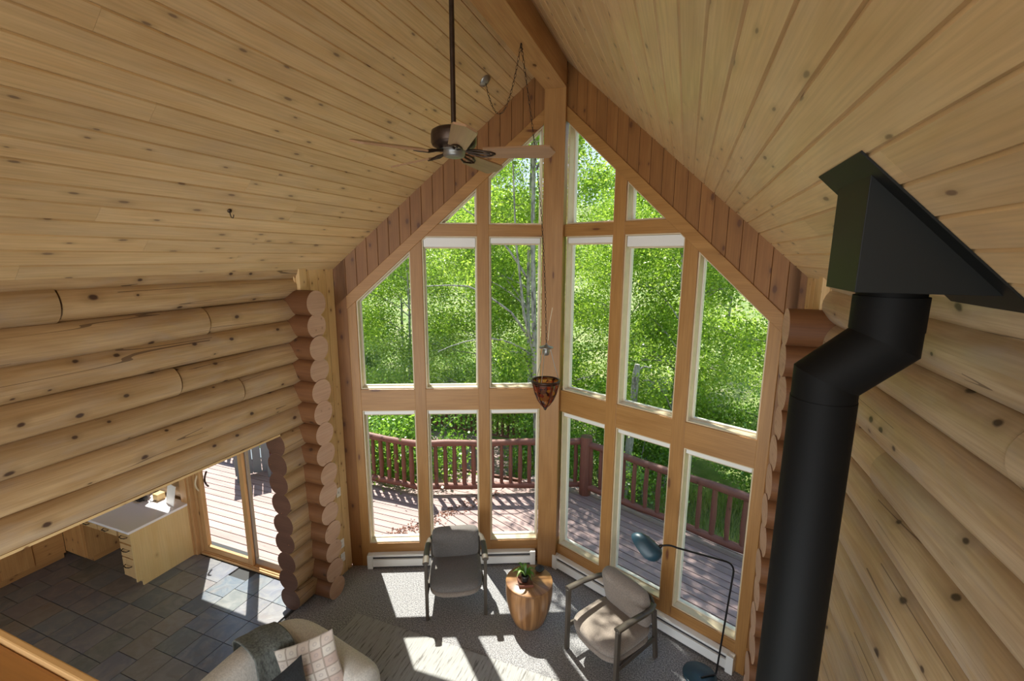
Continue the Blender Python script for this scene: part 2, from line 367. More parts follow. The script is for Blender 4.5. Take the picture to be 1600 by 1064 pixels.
def fabric(name, c, var=.25, weave=260, rough=.9):
    m, nt, b, out = newmat(name); t = N(nt, 'TexCoord'); mp = N(nt, 'Mapping'); mp.inputs['Scale'].default_value = (1, 1, .35); nt.links.new(t.outputs['Object'], mp.inputs[0])
    n1 = noise(nt, mp.outputs[0], weave, 2, .7); n2 = noise(nt, t.outputs['Object'], 14, 3)
    cc = mix(nt, ramp(nt, n1, [(.3, 0.0), (.7, 1.0)]), tuple(x * (1 - var) for x in c), tuple(min(1, x * (1 + var)) for x in c)); cc = mix(nt, math_(nt, 'MULTIPLY', n2, .2), cc, tuple(x * .8 for x in c))
    nt.links.new(cc, b.inputs['Base Color']); b.inputs['Roughness'].default_value = rough; b.inputs['Specular IOR Level'].default_value = .15; b.inputs['Sheen Weight'].default_value = .2; bump(nt, b, n1, .35, .004); return m
M['chairfab'] = fabric('grey_brown_linen', (.15, .135, .125), .28, 150)
M['chairfab_light'] = fabric('taupe_linen', (.26, .215, .18), .25, 150)
M['boucle'] = fabric('cream_boucle', (.60, .56, .50), .18, 90)
M['throw'] = fabric('grey_green_knit', (.12, .125, .11), .5, 60)
M['velvet'] = fabric('charcoal_velvet', (.035, .038, .042), .3, 120)
def quilt():
    m, nt, b, out = newmat('patchwork_print'); uv = N(nt, 'UVMap'); uv.uv_map = 'UVMap'
    sx = N(nt, 'SeparateXYZ'); nt.links.new(uv.outputs[0], sx.inputs[0])
    fu = math_(nt, 'FRACT', math_(nt, 'MULTIPLY', sx.outputs[0], 5)); fv = math_(nt, 'FRACT', math_(nt, 'MULTIPLY', sx.outputs[1], 6))
    du = math_(nt, 'ABSOLUTE', math_(nt, 'SUBTRACT', fu, .5)); dv = math_(nt, 'ABSOLUTE', math_(nt, 'SUBTRACT', fv, .5))
    edge = math_(nt, 'GREATER_THAN', math_(nt, 'MAXIMUM', du, dv), .43)
    rad = math_(nt, 'SQRT', math_(nt, 'ADD', math_(nt, 'MULTIPLY', du, du), math_(nt, 'MULTIPLY', dv, dv)))
    ring = math_(nt, 'LESS_THAN', math_(nt, 'ABSOLUTE', math_(nt, 'SUBTRACT', rad, .14)), .06)
    wn = N(nt, 'TexWhiteNoise'); wn.noise_dimensions = '2D'; cc = N(nt, 'CombineXYZ')
    nt.links.new(math_(nt, 'FLOOR', math_(nt, 'MULTIPLY', sx.outputs[0], 5)), cc.inputs[0]); nt.links.new(math_(nt, 'FLOOR', math_(nt, 'MULTIPLY', sx.outputs[1], 6)), cc.inputs[1]); nt.links.new(cc.outputs[0], wn.inputs['Vector'])
    c = ramp(nt, wn.outputs['Value'], [(0, (.62, .56, .48)), (.5, (.56, .47, .40)), (.8, (.50, .38, .32)), (1, (.66, .61, .54))])
    c = mix(nt, math_(nt, 'MULTIPLY', edge, .7), c, (.28, .23, .19)); c = mix(nt, math_(nt, 'MULTIPLY', ring, .35), c, (.32, .27, .27))
    nt.links.new(c, b.inputs['Base Color']); b.inputs['Roughness'].default_value = .9; b.inputs['Specular IOR Level'].default_value = .1; return m
M['quilt'] = quilt()
def groundm():
    m, nt, b, out = newmat('meadow_ground'); t = N(nt, 'TexCoord'); n1 = noise(nt, t.outputs['Object'], 1.2, 6, .65); n2 = noise(nt, t.outputs['Object'], 25, 3, .7)
    c = ramp(nt, n1, [(.35, (.10, .17, .035)), (.5, (.22, .26, .08)), (.65, (.36, .33, .19))]); c = mix(nt, math_(nt, 'MULTIPLY', n2, .5), c, (.08, .12, .03)); nt.links.new(c, b.inputs['Base Color']); b.inputs['Roughness'].default_value = 1; return m
M['ground'] = groundm()
M['litter'] = plain('brown_leaf_litter', (.16, .07, .045), .9, nscale=30, namp=.4)
def amber():
    m, nt, b, out = newmat('amber_mosaic_glass'); t = N(nt, 'TexCoord')
    vo = N(nt, 'TexVoronoi'); vo.inputs['Scale'].default_value = 26; nt.links.new(t.outputs['Object'], vo.inputs['Vector']); sx = N(nt, 'SeparateColor'); nt.links.new(vo.outputs['Color'], sx.inputs[0])
    c = ramp(nt, sx.outputs[0], [(0, (.16, .05, .03)), (.3, (.50, .22, .05)), (.55, (.75, .50, .12)), (.75, (.55, .12, .05)), (1, (.75, .65, .55))], 'CONSTANT')
    d = N(nt, 'BsdfTranslucent'); nt.links.new(c, d.inputs[0]); tr = N(nt, 'BsdfTransparent'); nt.links.new(c, tr.inputs[0]); g = N(nt, 'BsdfGlossy'); g.inputs['Roughness'].default_value = .08
    m1 = N(nt, 'MixShader'); m1.inputs[0].default_value = .65; nt.links.new(d.outputs[0], m1.inputs[1]); nt.links.new(tr.outputs[0], m1.inputs[2])
    m2 = N(nt, 'MixShader'); m2.inputs[0].default_value = .1; nt.links.new(m1.outputs[0], m2.inputs[1]); nt.links.new(g.outputs[0], m2.inputs[2]); nt.links.new(m2.outputs[0], out.inputs[0]); return m
M['amber'] = amber()

# ------------------------------------------------------------------ room constants
W = 2.386; ZR = 6.181; S = .985; YP = 5.286; TA = .4326; CA = math.cos(math.atan(TA)); SA = math.sin(math.atan(TA))
YB = -4.5                                    # rear end of the house
LOGR = .134; LOGX = W + .118; LP = .2345     # log radius, centre line, course height
STX = 2.17; STY = 3.75                       # crossing log ends
JY = 3.385                                   # jamb of the opening to the kitchen
HZ = 2.144                                   # underside of the header log

# ------------------------------------------------------------------ floors
mb = MB(); mb.box((0, (YB + 3.7) / 2, -.06), (4.94, 3.7 - YB, .12)); mb.prism([(-2.47, 3.7), (2.47, 3.7), (2.36, 4.3), (0, 5.33), (-2.36, 4.3)], lambda x, y, d: Vector((x, y, d)), -.12, .0)
struct(mb, 'floor', M['carpet'])
mb = MB(); mb.box((-4.9, 1.0, -.075), (4.86, 6.0, .11), mi=1)
ts = .305; rng = random.Random(3)
for i in range(0, 14):
    x1 = -2.515 - ts * i
    for j in range(-8, 4):
        y0 = 2.8 + ts * j - (ts * .5 if (i % 7 == 3) else 0)
        if y0 + ts > 3.86: continue
        mb.box((x1 - ts / 2, y0 + ts / 2, -.0135 + rng.uniform(-.0008, .0008)), (ts - .007, ts - .007, .025), rnd=rng.random())
struct(mb, 'floor_kitchen', [M['slate'], M['grout']])
mb = MB(); mb.box((-.06, -2.15, 2.33), (4.7, 4.6, .22)); struct(mb, 'floor_loft', M['carpet'])

# ------------------------------------------------------------------ ceiling
def ceil_mesh(side):
    mb = MB(); pw = .1283; L0 = YB; nrm = Vector((side * S, 0, 1)).normalized(); dn = Vector((side, 0, -S)).normalized()
    rg = random.Random(11 if side > 0 else 5)
    for k in range(0, 27):
        d0 = k * pw; d1 = d0 + pw
        xc = side * (d0 + pw / 2) / math.sqrt(1 + S * S)
        xin = abs(xc)
        # the boards run on past the prow glass as far as the eave
        yend = YP - TA * xin + .30 if xin < 2.5 else YP - TA * 2.5 + .30
        y = L0 - rg.uniform(0, 3)
        while y < yend:
            ln = rg.uniform(2.2, 4.6); ya = max(y, L0); yb = min(y + ln, yend); y += ln
            if yb - ya < .02: continue
            c = Vector((0, (ya + yb) / 2, ZR)) + dn * (d0 + pw / 2) + nrm * .012
            Mx = Matrix((Vector((0, 1, 0)), dn, nrm)).transposed()
            hx = (yb - ya) / 2 - .0006; g = .0075; hw = pw / 2; t = .012
            # board with chamfered V edges on the room side (-nrm)
            prof = [(-hw, t), (-hw, -t + g * 1.3), (-hw + g, -t), (hw - g, -t), (hw, -t + g * 1.3), (hw, t)]
            vs = []
            for e in (-hx, hx):
                for a, b_ in prof: vs.append(c + Mx @ Vector((e, a, b_)))
            n = 6; fs = [tuple(range(n)), tuple(range(2 * n - 1, n - 1, -1))]; uo = rg.uniform(0, 9)
            uvs = [[(p[0], p[1]) for p in prof], [(p[0], p[1]) for p in reversed(prof)]]
            for i in range(n):
                j = (i + 1) % n; fs.append((j, i, n + i, n + j))
                uvs.append([(-hx + ya + uo, prof[j][0]), (-hx + ya + uo, prof[i][0]), (hx + ya + uo, prof[i][0]), (hx + ya + uo, prof[j][0])])
            mb.add(vs, fs, uvs, rg.random())
    # roof deck above
    for a, b_ in (((0.0), 2.2), (2.2, 3.5)):
        ye = 5.0 if a == 0 else 4.55; c = Vector((0, (YB + ye) / 2, ZR)) + dn * ((a + b_) / 2) + nrm * .07
        Mx = Matrix((Vector((0, 1, 0)), dn, nrm)).transposed(); mb.box(c, (ye - YB, b_ - a + .01, .08), Mx, mi=1)
    return mb
for sd, nm in ((-1, 'ceiling_left'), (1, 'ceiling_right')):
    mb = ceil_mesh(sd); struct(mb, nm, [M['ceiling'], M['gable']])
# ridge beam
mb = MB(); mb.box((0, (YB + YP - .1) / 2, 5.93), (.245, YP - .1 - YB, .27)); struct(mb, 'trim_1', M['beam'], .006)

# ------------------------------------------------------------------ log walls
def logs(mb, side, z, y0, y1, r, seed, split=None):
    rg = random.Random(seed); n = max(3, int((y1 - y0) / .14)); ph = rg.uniform(0, 6); ph2 = rg.uniform(0, 6)
    def path(ya, yb):
        k = max(3, int((yb - ya) / .14)); o = []
        for i in range(k + 1):
            y = ya + (yb - ya) * i / k; o.append((side * (LOGX + .007 * math.sin(y * .9 + ph)), y, z + .009 * math.sin(y * 1.1 + ph2)))
        return o
    def rad(pp, base): return [base * (1 + .03 * math.sin(p[1] * 1.7 + ph)) for p in pp]
    if split and y0 < split < y1:
        a = path(y0, split - .007); b = path(split + .007, y1)
        mb.tube(a, rad(a, r * 1.0), 26, wob=.018, seed=seed, rnd=rg.random()); mb.tube(b, rad(b, r * .94), 26, wob=.018, seed=seed + 1, rnd=rg.random())
    else:
        a = path(y0, y1); mb.tube(a, rad(a, r), 26, wob=.018, seed=seed, rnd=rg.random(), mi=0, capmi=1)
# left: header courses and the short courses of the jamb
mb = MB()
splits = {1: 2.15, 2: 3.0, 4: 2.55, 0: None, 6: 1.3}
for k in range(8):
    z = HZ + LP * (k + .5)
    if k == 7: z -= .03
    logs(mb, -1, z, YB, STY + (.05 if k < 6 else .12), LOGR, 100 + k, {6: 1.75, 5: 2.75, 3: 2.45, 2: 3.0}.get(k))
for k in range(9):
    z = HZ - LP * (k + .5)
    z = max(z, .07); logs(mb, -1, z, JY, STY, LOGR, 200 + k)
M['logl'] = wood('peeled_log_amber', (.36, .215, .095), (.52, .35, .185), (.075, .04, .025), .62, (3.0, 4.2), .085, .36, .20, cracks=True, bluish=.3)
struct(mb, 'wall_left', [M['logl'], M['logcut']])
mb = MB(); mb.box((-LOGX, (YB + JY) / 2, HZ - .004), (.17, JY - YB, .02)); mb.box((-LOGX - .08, (YB + STY) / 2, 3.0), (.06, STY - YB, 1.66))
struct(mb, 'trim_2', M['panel'])
mb = MB(); SPL = {5: 1.71, 2: 1.45, 0: 1.42, 4: 3.1, 3: 2.6}
for k in range(-9, 8):
    z = HZ + LP * (k + .5)
    if k == 7: z -= .03
    logs(mb, 1, z, YB, STY + (.05 if k < 6 else .12), LOGR * (1.02 + .05 * math.sin(k * 2.1)), 300 + k, SPL.get(k))
mb.box((LOGX + .1, (YB + STY) / 2, 1.95), (.06, STY - YB, 3.7))
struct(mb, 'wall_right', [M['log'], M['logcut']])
# crossing log ends of the front wall, left and right
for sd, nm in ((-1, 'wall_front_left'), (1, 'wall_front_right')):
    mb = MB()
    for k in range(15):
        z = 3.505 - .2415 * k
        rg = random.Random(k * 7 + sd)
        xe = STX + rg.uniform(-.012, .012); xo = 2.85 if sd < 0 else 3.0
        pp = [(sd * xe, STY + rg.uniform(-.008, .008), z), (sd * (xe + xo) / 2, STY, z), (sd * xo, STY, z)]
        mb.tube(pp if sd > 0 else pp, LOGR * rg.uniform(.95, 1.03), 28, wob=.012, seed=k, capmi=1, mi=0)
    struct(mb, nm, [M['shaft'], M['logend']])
# narrow board panel between log wall and prow (left and right)
for sd, nm in ((-1, 'wall_side_left'), (1, 'wall_side_right')):
    mb = MB(); y = 4.262; i = 0
    while y > 3.78:
        wd = .122; mb.box((sd * 2.385, y - wd / 2, 1.93), (.03, wd - .004, 3.86)); y -= wd
    mb.box((sd * 2.41, 4.0, 1.93), (.02, .56, 3.86))
    struct(mb, nm, M['panel'], .003)
    mb = MB(); mb.box((sd * 2.375, 3.79, 3.72), (.05, .1, .30)); mb.box((sd * 2.40, (YB + 3.9) / 2, 3.845), (.035, 3.9 - YB, .045)); struct(mb, 'trim_3' if sd < 0 else 'trim_4', M['panel'], .003)
# upper infill of front wall beyond log walls is outside the view

# ------------------------------------------------------------------ prow
def wing(side):
    def fn(x, z, d):     # x measured along world X from the apex, d outwards
        return Vector((side * (x + 0), YP - TA * x, z)) + Vector((side * SA, CA, 0)) * d
    return fn
def rake(x, c=5.59): return c - S * x
def clip_poly(p, c):
    out = []; n = len(p)
    for i in range(n):
        a, b = p[i], p[(i + 1) % n]; fa = c - S * a[0] - a[1]; fb = c - S * b[0] - b[1]
        if fa >= 0: out.append(a)
        if fa * fb < 0: t = fa / (fa - fb); out.append((a[0] + (b[0] - a[0]) * t, a[1] + (b[1] - a[1]) * t))
    return out
BAYS = [(.140, .712), (.838, 1.428), (1.552, 2.150)]
Z0, Z1, Z2, Z3, Z4 = .315, 2.125, 2.395, 4.228, 4.362
wn_ = 0
for sd, nm in ((-1, 'left'), (1, 'right')):
    fn = wing(sd)
    g = (lambda f: (lambda x, z, d: f(x, z, d)))(fn)
    root = thing('wall_prow_' + nm, None, None, kind='structure')
    def part(name, polys, mat, d0, d1, bevel=.004, along=1, c=None):
        m_ = MB()
        for p in polys:
            if c is not None: p = clip_poly(p, c)
            if len(p) > 2:
                m_.prism(p if sd > 0 else p[::-1], fn, d0, d1, along=along)
        return m_.build(name, mat, root, bevel=bevel)
    for a, b_ in ((.712, .838), (1.428, 1.552), (2.150, 2.245)):
        part('mullion', [[(a, 0), (b_, 0), (b_, 6), (a, 6)]], M['timber'], 0, .15, c=5.60)
    for a, b_, xe in ((.17, Z0, 2.25), (Z1, Z2, 2.25), (Z3, Z4, 2.25)):
        part('rail', [[(.0, a), (xe, a), (xe, b_), (0, b_)]], M['timber'], .004, .148, along=0, c=5.60)
    part('rake_rail', [[(.0, 5.59), (2.245, rake(2.245)), (2.245, rake(2.245, 5.747)), (0, 5.747)]], M['timber'], -.012, .15, along=0)
    bd = []; x = 0.0
    while x < 2.36:
        x2 = min(x + .118, 2.37); bd.append([(x + .0015, 5.74 - S * x), (x2 - .0015, 5.74 - S * x2), (x2 - .0015, ZR - S * x2 + .03), (x + .0015, ZR - S * x + .03)]); x = x2
    part('gable_boards', bd, M['gable'], .006, .03, .003)
    part('corner_boards', [[(2.245, 0), (2.372, 0), (2.372, 3.87), (2.245, 3.97)]], M['gable'], .006, .04)
    part('sheathing', [[(0, 5.62), (2.245, rake(2.245, 5.62)), (2.245, 0), (2.40, 0), (2.40, 3.85), (0, 6.2)]], M['gable'], .045, .15)
    part('sill_apron', [[(0, 0), (2.3, 0), (2.3, .18), (0, .18)]], M['timber'], .012, .15, along=0)
    # windows
    WIN = []
    for i, (a, b_) in enumerate(BAYS): WIN.append(('lower', i, [(a, Z0), (b_, Z0), (b_, Z1), (a, Z1)]))
    for i, (a, b_) in enumerate(BAYS): WIN.append(('middle', i, clip_poly([(a, Z2), (b_, Z2), (b_, Z3), (a, Z3)], 5.59)))
    WIN.append(('upper', 0, clip_poly([(.14, Z4), (.712, Z4), (.712, 6), (.14, 6)], 5.59)))
    WIN.append(('upper', 1, clip_poly([(.838, Z4), (1.4, Z4), (1.4, 6), (.838, 6)], 5.59)))
    for lev, i, p in WIN:
        wn_ += 1
        q = thing('window_%d' % wn_, None, None, kind='structure')
        cx = sum(v[0] for v in p) / len(p); cz = sum(v[1] for v in p) / len(p)
        n = len(p)
        # inward offset of a convex polygon
        def inset(p, t):
            L = []
            for k in range(n):
                a, b_ = Vector(p[k]), Vector(p[(k + 1) % n]); e = (b_ - a).normalized(); nn = Vector((-e.y, e.x)); L.append((a + nn * t, e))
            o = []
            for k in range(n):
                (p1, e1), (p2, e2) = L[k - 1], L[k]; den = e1.x * e2.y - e1.y * e2.x
                t_ = ((p2.x - p1.x) * e2.y - (p2.y - p1.y) * e2.x) / den; v = p1 + e1 * t_; o.append((v.x, v.y))
            return o
        for nm2, tk, d0, d1, mt in (('window_lining', .014, .02, .17, 'lining'), ('window_sash', .026, .115, .16, 'cream')):
            ins = inset(p, tk); m_ = MB()
            src = p if nm2 == 'window_lining' else inset(p, .012)
            for k in range(n):
                k2 = (k + 1) % n; quad = [src[k], src[k2], ins[k2], ins[k]]
                m_.prism(quad if sd > 0 else quad[::-1], fn, d0, d1)
            m_.build(nm2, M[mt], q)
        m_ = MB(); ins = inset(p, .03); m_.prism(ins if sd > 0 else ins[::-1], fn, .136, .141); m_.build('pane', M['glass'], q)
        # roller shades
        if (lev == 'lower') or (lev == 'middle' and i < 2):
            a, b_ = BAYS[i]; zt = (Z1 if lev == 'lower' else Z3) - .016
            wside = 'left' if sd < 0 else 'right'; pos = ('beside the centre post', 'in the middle bay', 'in the outer bay')[i]
            lab = 'rolled-up pale roller shade at the head of the %s %s window %s' % (wside, lev, pos)
            r_ = thing('roller_shade', lab, 'window shade', fn((a + b_) / 2, zt - .03, .06), 0, 'rolled-up shades at the window heads')
            o3 = Vector(r_.location); hh = .042 if lev == 'lower' else .062
            m_ = MB(); quad = clip_poly([(a + .018, zt - hh - (.045 if lev == 'middle' and i == 1 else 0)), (b_ - .018, zt - hh - (.045 if lev == 'middle' and i == 1 else 0)), (b_ - .018, zt), (a + .018, zt)], 5.572)
            m_.prism(quad if sd > 0 else quad[::-1], lambda x, z, d: fn(x, z, d) - o3, .03, .09, along=0); m_.build('headrail', M['whitemetal'], r_, bevel=.004)
            m_ = MB(); zb_ = zt - hh - .008 - (.045 if lev == 'middle' and i == 1 else 0); m_.tube([fn(a + .03, zb_, .06) - o3, fn(b_ - .03, zb_, .06) - o3], .010, 10); m_.build('bottom_bar', M['lining'], r_)
# centre post
mb = MB(); mb.box((0, 5.255, 2.92), (.245, .17, 5.84)); mb.box((0, 5.36, 2.92), (.12, .08, 5.84)); struct(mb, 'trim_5', M['timber'], .006)

# ------------------------------------------------------------------ kitchen shell
mb = MB()
for k in range(11):
    z = .12 + .2415 * k
    if z < 2.1: mb.tube([(-7.3, 3.86, z), (-6.0, 3.86, z), (-5.55, 3.86, z)], LOGR, 20, wob=.015, seed=k, capmi=1)
    if z < .95 or z > 2.1: mb.tube([(-5.58, 3.86, z), (-5.0, 3.86, z), (-4.65, 3.86, z)], LOGR, 20, wob=.015, seed=k + 30, capmi=1)
    elif z < 2.1: mb.tube([(-4.85, 3.86, z), (-4.75, 3.86, z), (-4.64, 3.86, z)], LOGR, 20, wob=.015, seed=k + 60, capmi=1)
    if z > 2.1: mb.tube([(-4.7, 3.86, z), (-3.4, 3.86, z), (-2.45, 3.86, z)], LOGR, 20, wob=.015, seed=k + 90)
mb.box((-6.3, 3.95, 1.2), (1.5, .03, 2.6)); mb.box((-5.1, 3.95, .45), (1.0, .03, .95))
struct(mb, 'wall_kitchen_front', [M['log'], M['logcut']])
mb = MB(); mb.box((-7.2, .6, 1.2), (.1, 6.6, 2.7)); struct(mb, 'wall_kitchen_side', M['panel'])
mb = MB(); mb.box((-4.95, .6, 2.62), (4.8, 6.9, .12)); struct(mb, 'ceiling_kitchen', M['ceiling'])
mb = MB(); mb.box((-4.95, .6, 2.75), (4.75, 6.9, .1)); struct(mb, 'roof_kitchen', M['gable'])
q = thing('window_17', None, None, kind='structure')
m_ = MB()
for c, d in (((-5.22, 3.83, 1.005), (.74, .1, .05)), ((-5.22, 3.83, 1.985), (.74, .1, .05)), ((-5.565, 3.83, 1.5), (.05, .1, .95)), ((-4.875, 3.83, 1.5), (.05, .1, .95))): m_.box(c, d)
m_.build('window_frame', M['doorframe'], q); m_ = MB(); m_.box((-5.22, 3.85, 1.5), (.66, .006, .95)); m_.build('pane', M['glass'], q)
# sliding door
dr = thing('door_1', None, None, kind='structure')
m_ = MB()
for i, (x, wd, y, dp) in enumerate(((-4.60, .085, 3.76, .16), (-4.54, .05, 3.75, .15), (-4.50, .05, 3.77, .15))): m_.box((x, y, 1.02), (wd, dp, 2.08))
m_.box((-3.5, 3.78, 2.09), (2.3, .16, .07)); m_.box((-4.455, 3.81, 1.02), (.045, .12, 2.08)); m_.box((-2.62, 3.81, 1.02), (.05, .12, 2.08)); m_.build('door_frame', M['doorframe'], dr, bevel=.004)
m_ = MB(); m_.box((-3.54, 3.80, .012), (1.82, .14, .03)); m_.box((-3.54, 3.76, .032), (1.82, .015, .014)); m_.box((-3.54, 3.82, .032), (1.82, .015, .014)); m_.build('threshold', M['doorframe'], dr, bevel=.003)
def panel_(x0, x1, y, mt, nm_):
    m_ = MB(); s_ = .075
    for c, d in (((x0 + s_ / 2, y, 1.03), (s_, .04, 2.0)), ((x1 - s_ / 2, y, 1.03), (s_, .04, 2.0)), (((x0 + x1) / 2, y, .075), (x1 - x0 - 2 * s_, .04, .09)), (((x0 + x1) / 2, y, 1.99), (x1 - x0 - 2 * s_, .04, .08))): m_.box(c, d)
    o = m_.build(nm_, M[mt], dr, bevel=.004); m_ = MB(); m_.box(((x0 + x1) / 2, y, 1.03), (x1 - x0 - 2 * s_, .008, 1.84)); m_.build('pane', M['glass'], o); return o
p1 = panel_(-4.435, -3.52 - .02, 3.785, 'doorframe', 'sliding_panel'); p2 = panel_(-3.60, -2.63, 3.835, 'doortaupe', 'fixed_panel')
for yy, mt in ((3.745, 'lining'), (3.87, 'bronze')):
    m_ = MB(); m_.tube(arcpts((-4.40, yy + .03, .92), (-4.40, yy - .05, 1.02), (-4.40, yy + .03, 1.14), 8), .012, 8); m_.build('door_handle', M[mt], dr)

# ------------------------------------------------------------------ kitchen furniture
desk = thing('built_in_desk', 'built-in kitchen desk with white top and blond veneer side panel beside the sliding door', 'desk', (-5.05, 3.35, 0))
o3 = Vector(desk.location)
def L(*p): return Vector(p) - o3
m_ = MB(); m_.box(L(-5.08, 3.345, .745), (1.12, .73, .032)); m_.build('desktop', M['counter'], desk, bevel=.004)
m_ = MB(); m_.prism([(3.0, .08), (3.06, .08), (3.06, 0), (3.70, 0), (3.70, .728), (3.0, .728)], lambda y, z, d: L(-4.525 - d, y, z), 0, .02, along=1); m_.build('side_panel', M['maple'], desk, bevel=.002)
m_ = MB(); m_.box(L(-4.675, 3.36, .405), (.25, .64, .64)); m_.box(L(-4.675, 3.39, .045), (.24, .6, .08)); m_.build('pedestal', M['pinecab'], desk)
for zc, hh in ((.63, .15), (.45, .17), (.225, .25)):
    m_ = MB(); m_.box(L(-4.675, 3.03, zc), (.245, .022, hh)); dw = m_.build('drawer', M['pinecab'], desk, bevel=.004)
    m_ = MB(); m_.tube([L(-4.735, 3.012, zc + hh * .15), L(-4.725, 2.985, zc + hh * .15), L(-4.675, 2.98, zc + hh * .12), L(-4.625, 2.985, zc + hh * .15), L(-4.615, 3.012, zc + hh * .15)], .006, 8); m_.build('drawer_pull', M['bronze'], dw)
for xc in (-5.02, -5.40):
    m_ = MB(); m_.box(L(xc, 3.03, .665), (.36, .022, .10)); dw = m_.build('drawer', M['pinecab'], desk, bevel=.004)
    m_ = MB(); m_.tube([L(xc - .05, 3.012, .67), L(xc - .04, 2.985, .67), L(xc + .04, 2.985, .67), L(xc + .05, 3.012, .67)], .006, 8); m_.build('drawer_pull', M['bronze'], dw)
cb = thing('kitchen_cabinet', 'run of knotty pine kitchen base cabinets left of the desk', 'cabinet', (-6.3, 1.5, 0)); o3 = Vector(cb.location)
m_ = MB(); m_.box(L(-6.34, .6, .49), (.60, 4.85, .80)); m_.box(L(-6.37, .6, .045), (.55, 4.85, .09)); m_.box(L(-5.83, 3.36, .49), (.46, .62, .80)); m_.box(L(-5.83, 3.40, .045), (.40, .56, .09)); m_.build('cabinet_body', M['cabpine'], cb)
m_ = MB(); m_.box(L(-6.33, .6, .91), (.66, 4.9, .035)); m_.box(L(-5.80, 3.36, .91), (.52, .70, .035)); m_.build('countertop', M['counter'], cb, bevel=.004)
for yc in (-.9, -.35, .2, .75, 1.3, 1.85, 2.45):
    m_ = MB(); m_.box(L(-6.03, yc, .42), (.022, .52, .62)); d_ = m_.build('cabinet_door', M['cabpine'], cb, bevel=.004)
    m_ = MB(); m_.tube([L(-6.015, yc - .04, .69), L(-5.99, yc - .03, .69), L(-5.99, yc + .03, .69), L(-6.015, yc + .04, .69)], .006, 8); m_.build('cabinet_pull', M['bronze'], d_)
m_ = MB(); m_.box(L(-5.83, 3.04, .48), (.42, .022, .74)); m_.build('cabinet_door', M['cabpine'], cb, bevel=.004)
# small things on the desk
ph = thing('desk_telephone', 'small black corded telephone on the white desk top', 'telephone', (-5.2, 3.52, .762))
m_ = MB(); m_.box((0, 0, .02), (.15, .11, .035)); m_.build('base', M['lampblack'], ph, bevel=.008)
m_ = MB(); m_.tube([(-.09, .0, .045), (-.06, 0, .062), (.06, 0, .062), (.09, 0, .045)], [.02, .013, .013, .02], 10); m_.build('handset', M['lampblack'], ph)
m_ = MB(); m_.tube([(.09, -.02, .012), (.16, .03, .012), (.2, .0, .008), (.26, .09, .008), (.20, .13, .006)], .005, 6); m_.build('cord', M['lampblack'], ph)
m_ = MB(); m_.box((0, 0, .09), (.006, .20, .26), Matrix.Rotation(.2, 3, 'Y')); o = m_.build('paper_notice', M['white']); o.location = (-4.70, 3.6, .80); o.rotation_euler = (0, 0, PI / 2 * .9); tag(o, 'white sheet of paper propped at the log wall behind the desk', 'paper')
m_ = MB(); m_.box((0, 0, .045), (.10, .10, .09)); o = m_.build('wooden_box', M['maple'], bevel=.004); o.location = (-4.98, 3.62, .762); tag(o, 'small blond wooden box at the back of the white desk', 'box')

# ------------------------------------------------------------------ switches / outlets
for z, lab, cat in ((1.13, 'white light switch plate, highest of the three plates on the pine panel', 'light switch'), (.43, 'white wall plate, middle one of three on the pine panel', 'outlet'), (.24, 'white wall outlet, lowest of three plates on the pine panel', 'outlet')):
    t_ = thing('light_switch' if z > 1 else 'wall_outlet', lab, cat, (-2.366, 4.10, z), 0, 'white plates on the pine panel')
    m_ = MB(); m_.box((0, 0, 0), (.008, .072, .115)); m_.build('plate', M['white'], t_, bevel=.003)
    if z > 1: m_ = MB(); m_.box((.008, 0, 0), (.012, .012, .026)); m_.build('toggle', M['white'], t_)
    else:
        for dz in (-.022, .022): m_ = MB(); m_.box((.004, 0, dz), (.006, .032, .028)); m_.build('socket', M['whitemetal'], t_)

# ------------------------------------------------------------------ baseboard heaters
def heater(sd, x0, x1, lab):
    fn = wing(sd); o = fn((x0 + x1) / 2, 0, -.04); t_ = thing('baseboard_heater', lab, 'heater', o, math.atan(-TA) * sd, 'white baseboard heaters under the prow windows')
    Lh = (x1 - x0) / CA
    f3 = lambda y, z, d: Vector((d, y, z))
    m_ = MB(); m_.prism([(-.03, .03), (-.022, .03), (-.022, .125), (.0, .135), (-.03, .13)], f3, -Lh / 2, Lh / 2); m_.build('front_cover', M['whitemetal'], t_, bevel=.002)
    m_ = MB(); m_.prism([(.034, .0), (.04, .0), (.04, .195), (-.02, .185), (-.024, .165), (-.018, .165), (-.014, .178), (.034, .186)], f3, -Lh / 2, Lh / 2); m_.build('back_plate', M['whitemetal'], t_)
    m_ = MB(); m_.box((0, .008, .095), (Lh - .02, .04, .12)); m_.build('heating_fins', M['darkslot'], t_)
    for s_ in (-1, 1): m_ = MB(); m_.box((s_ * (Lh / 2 + .02), .002, .098), (.07, .084, .19)); m_.build('end_cap', M['whitemetal'], t_, bevel=.006)
heater(-1, .22, 2.12, 'long white baseboard heater behind the left armchair')
heater(1, .16, 2.12, 'long white baseboard heater behind the armchair and floor lamp on the right')

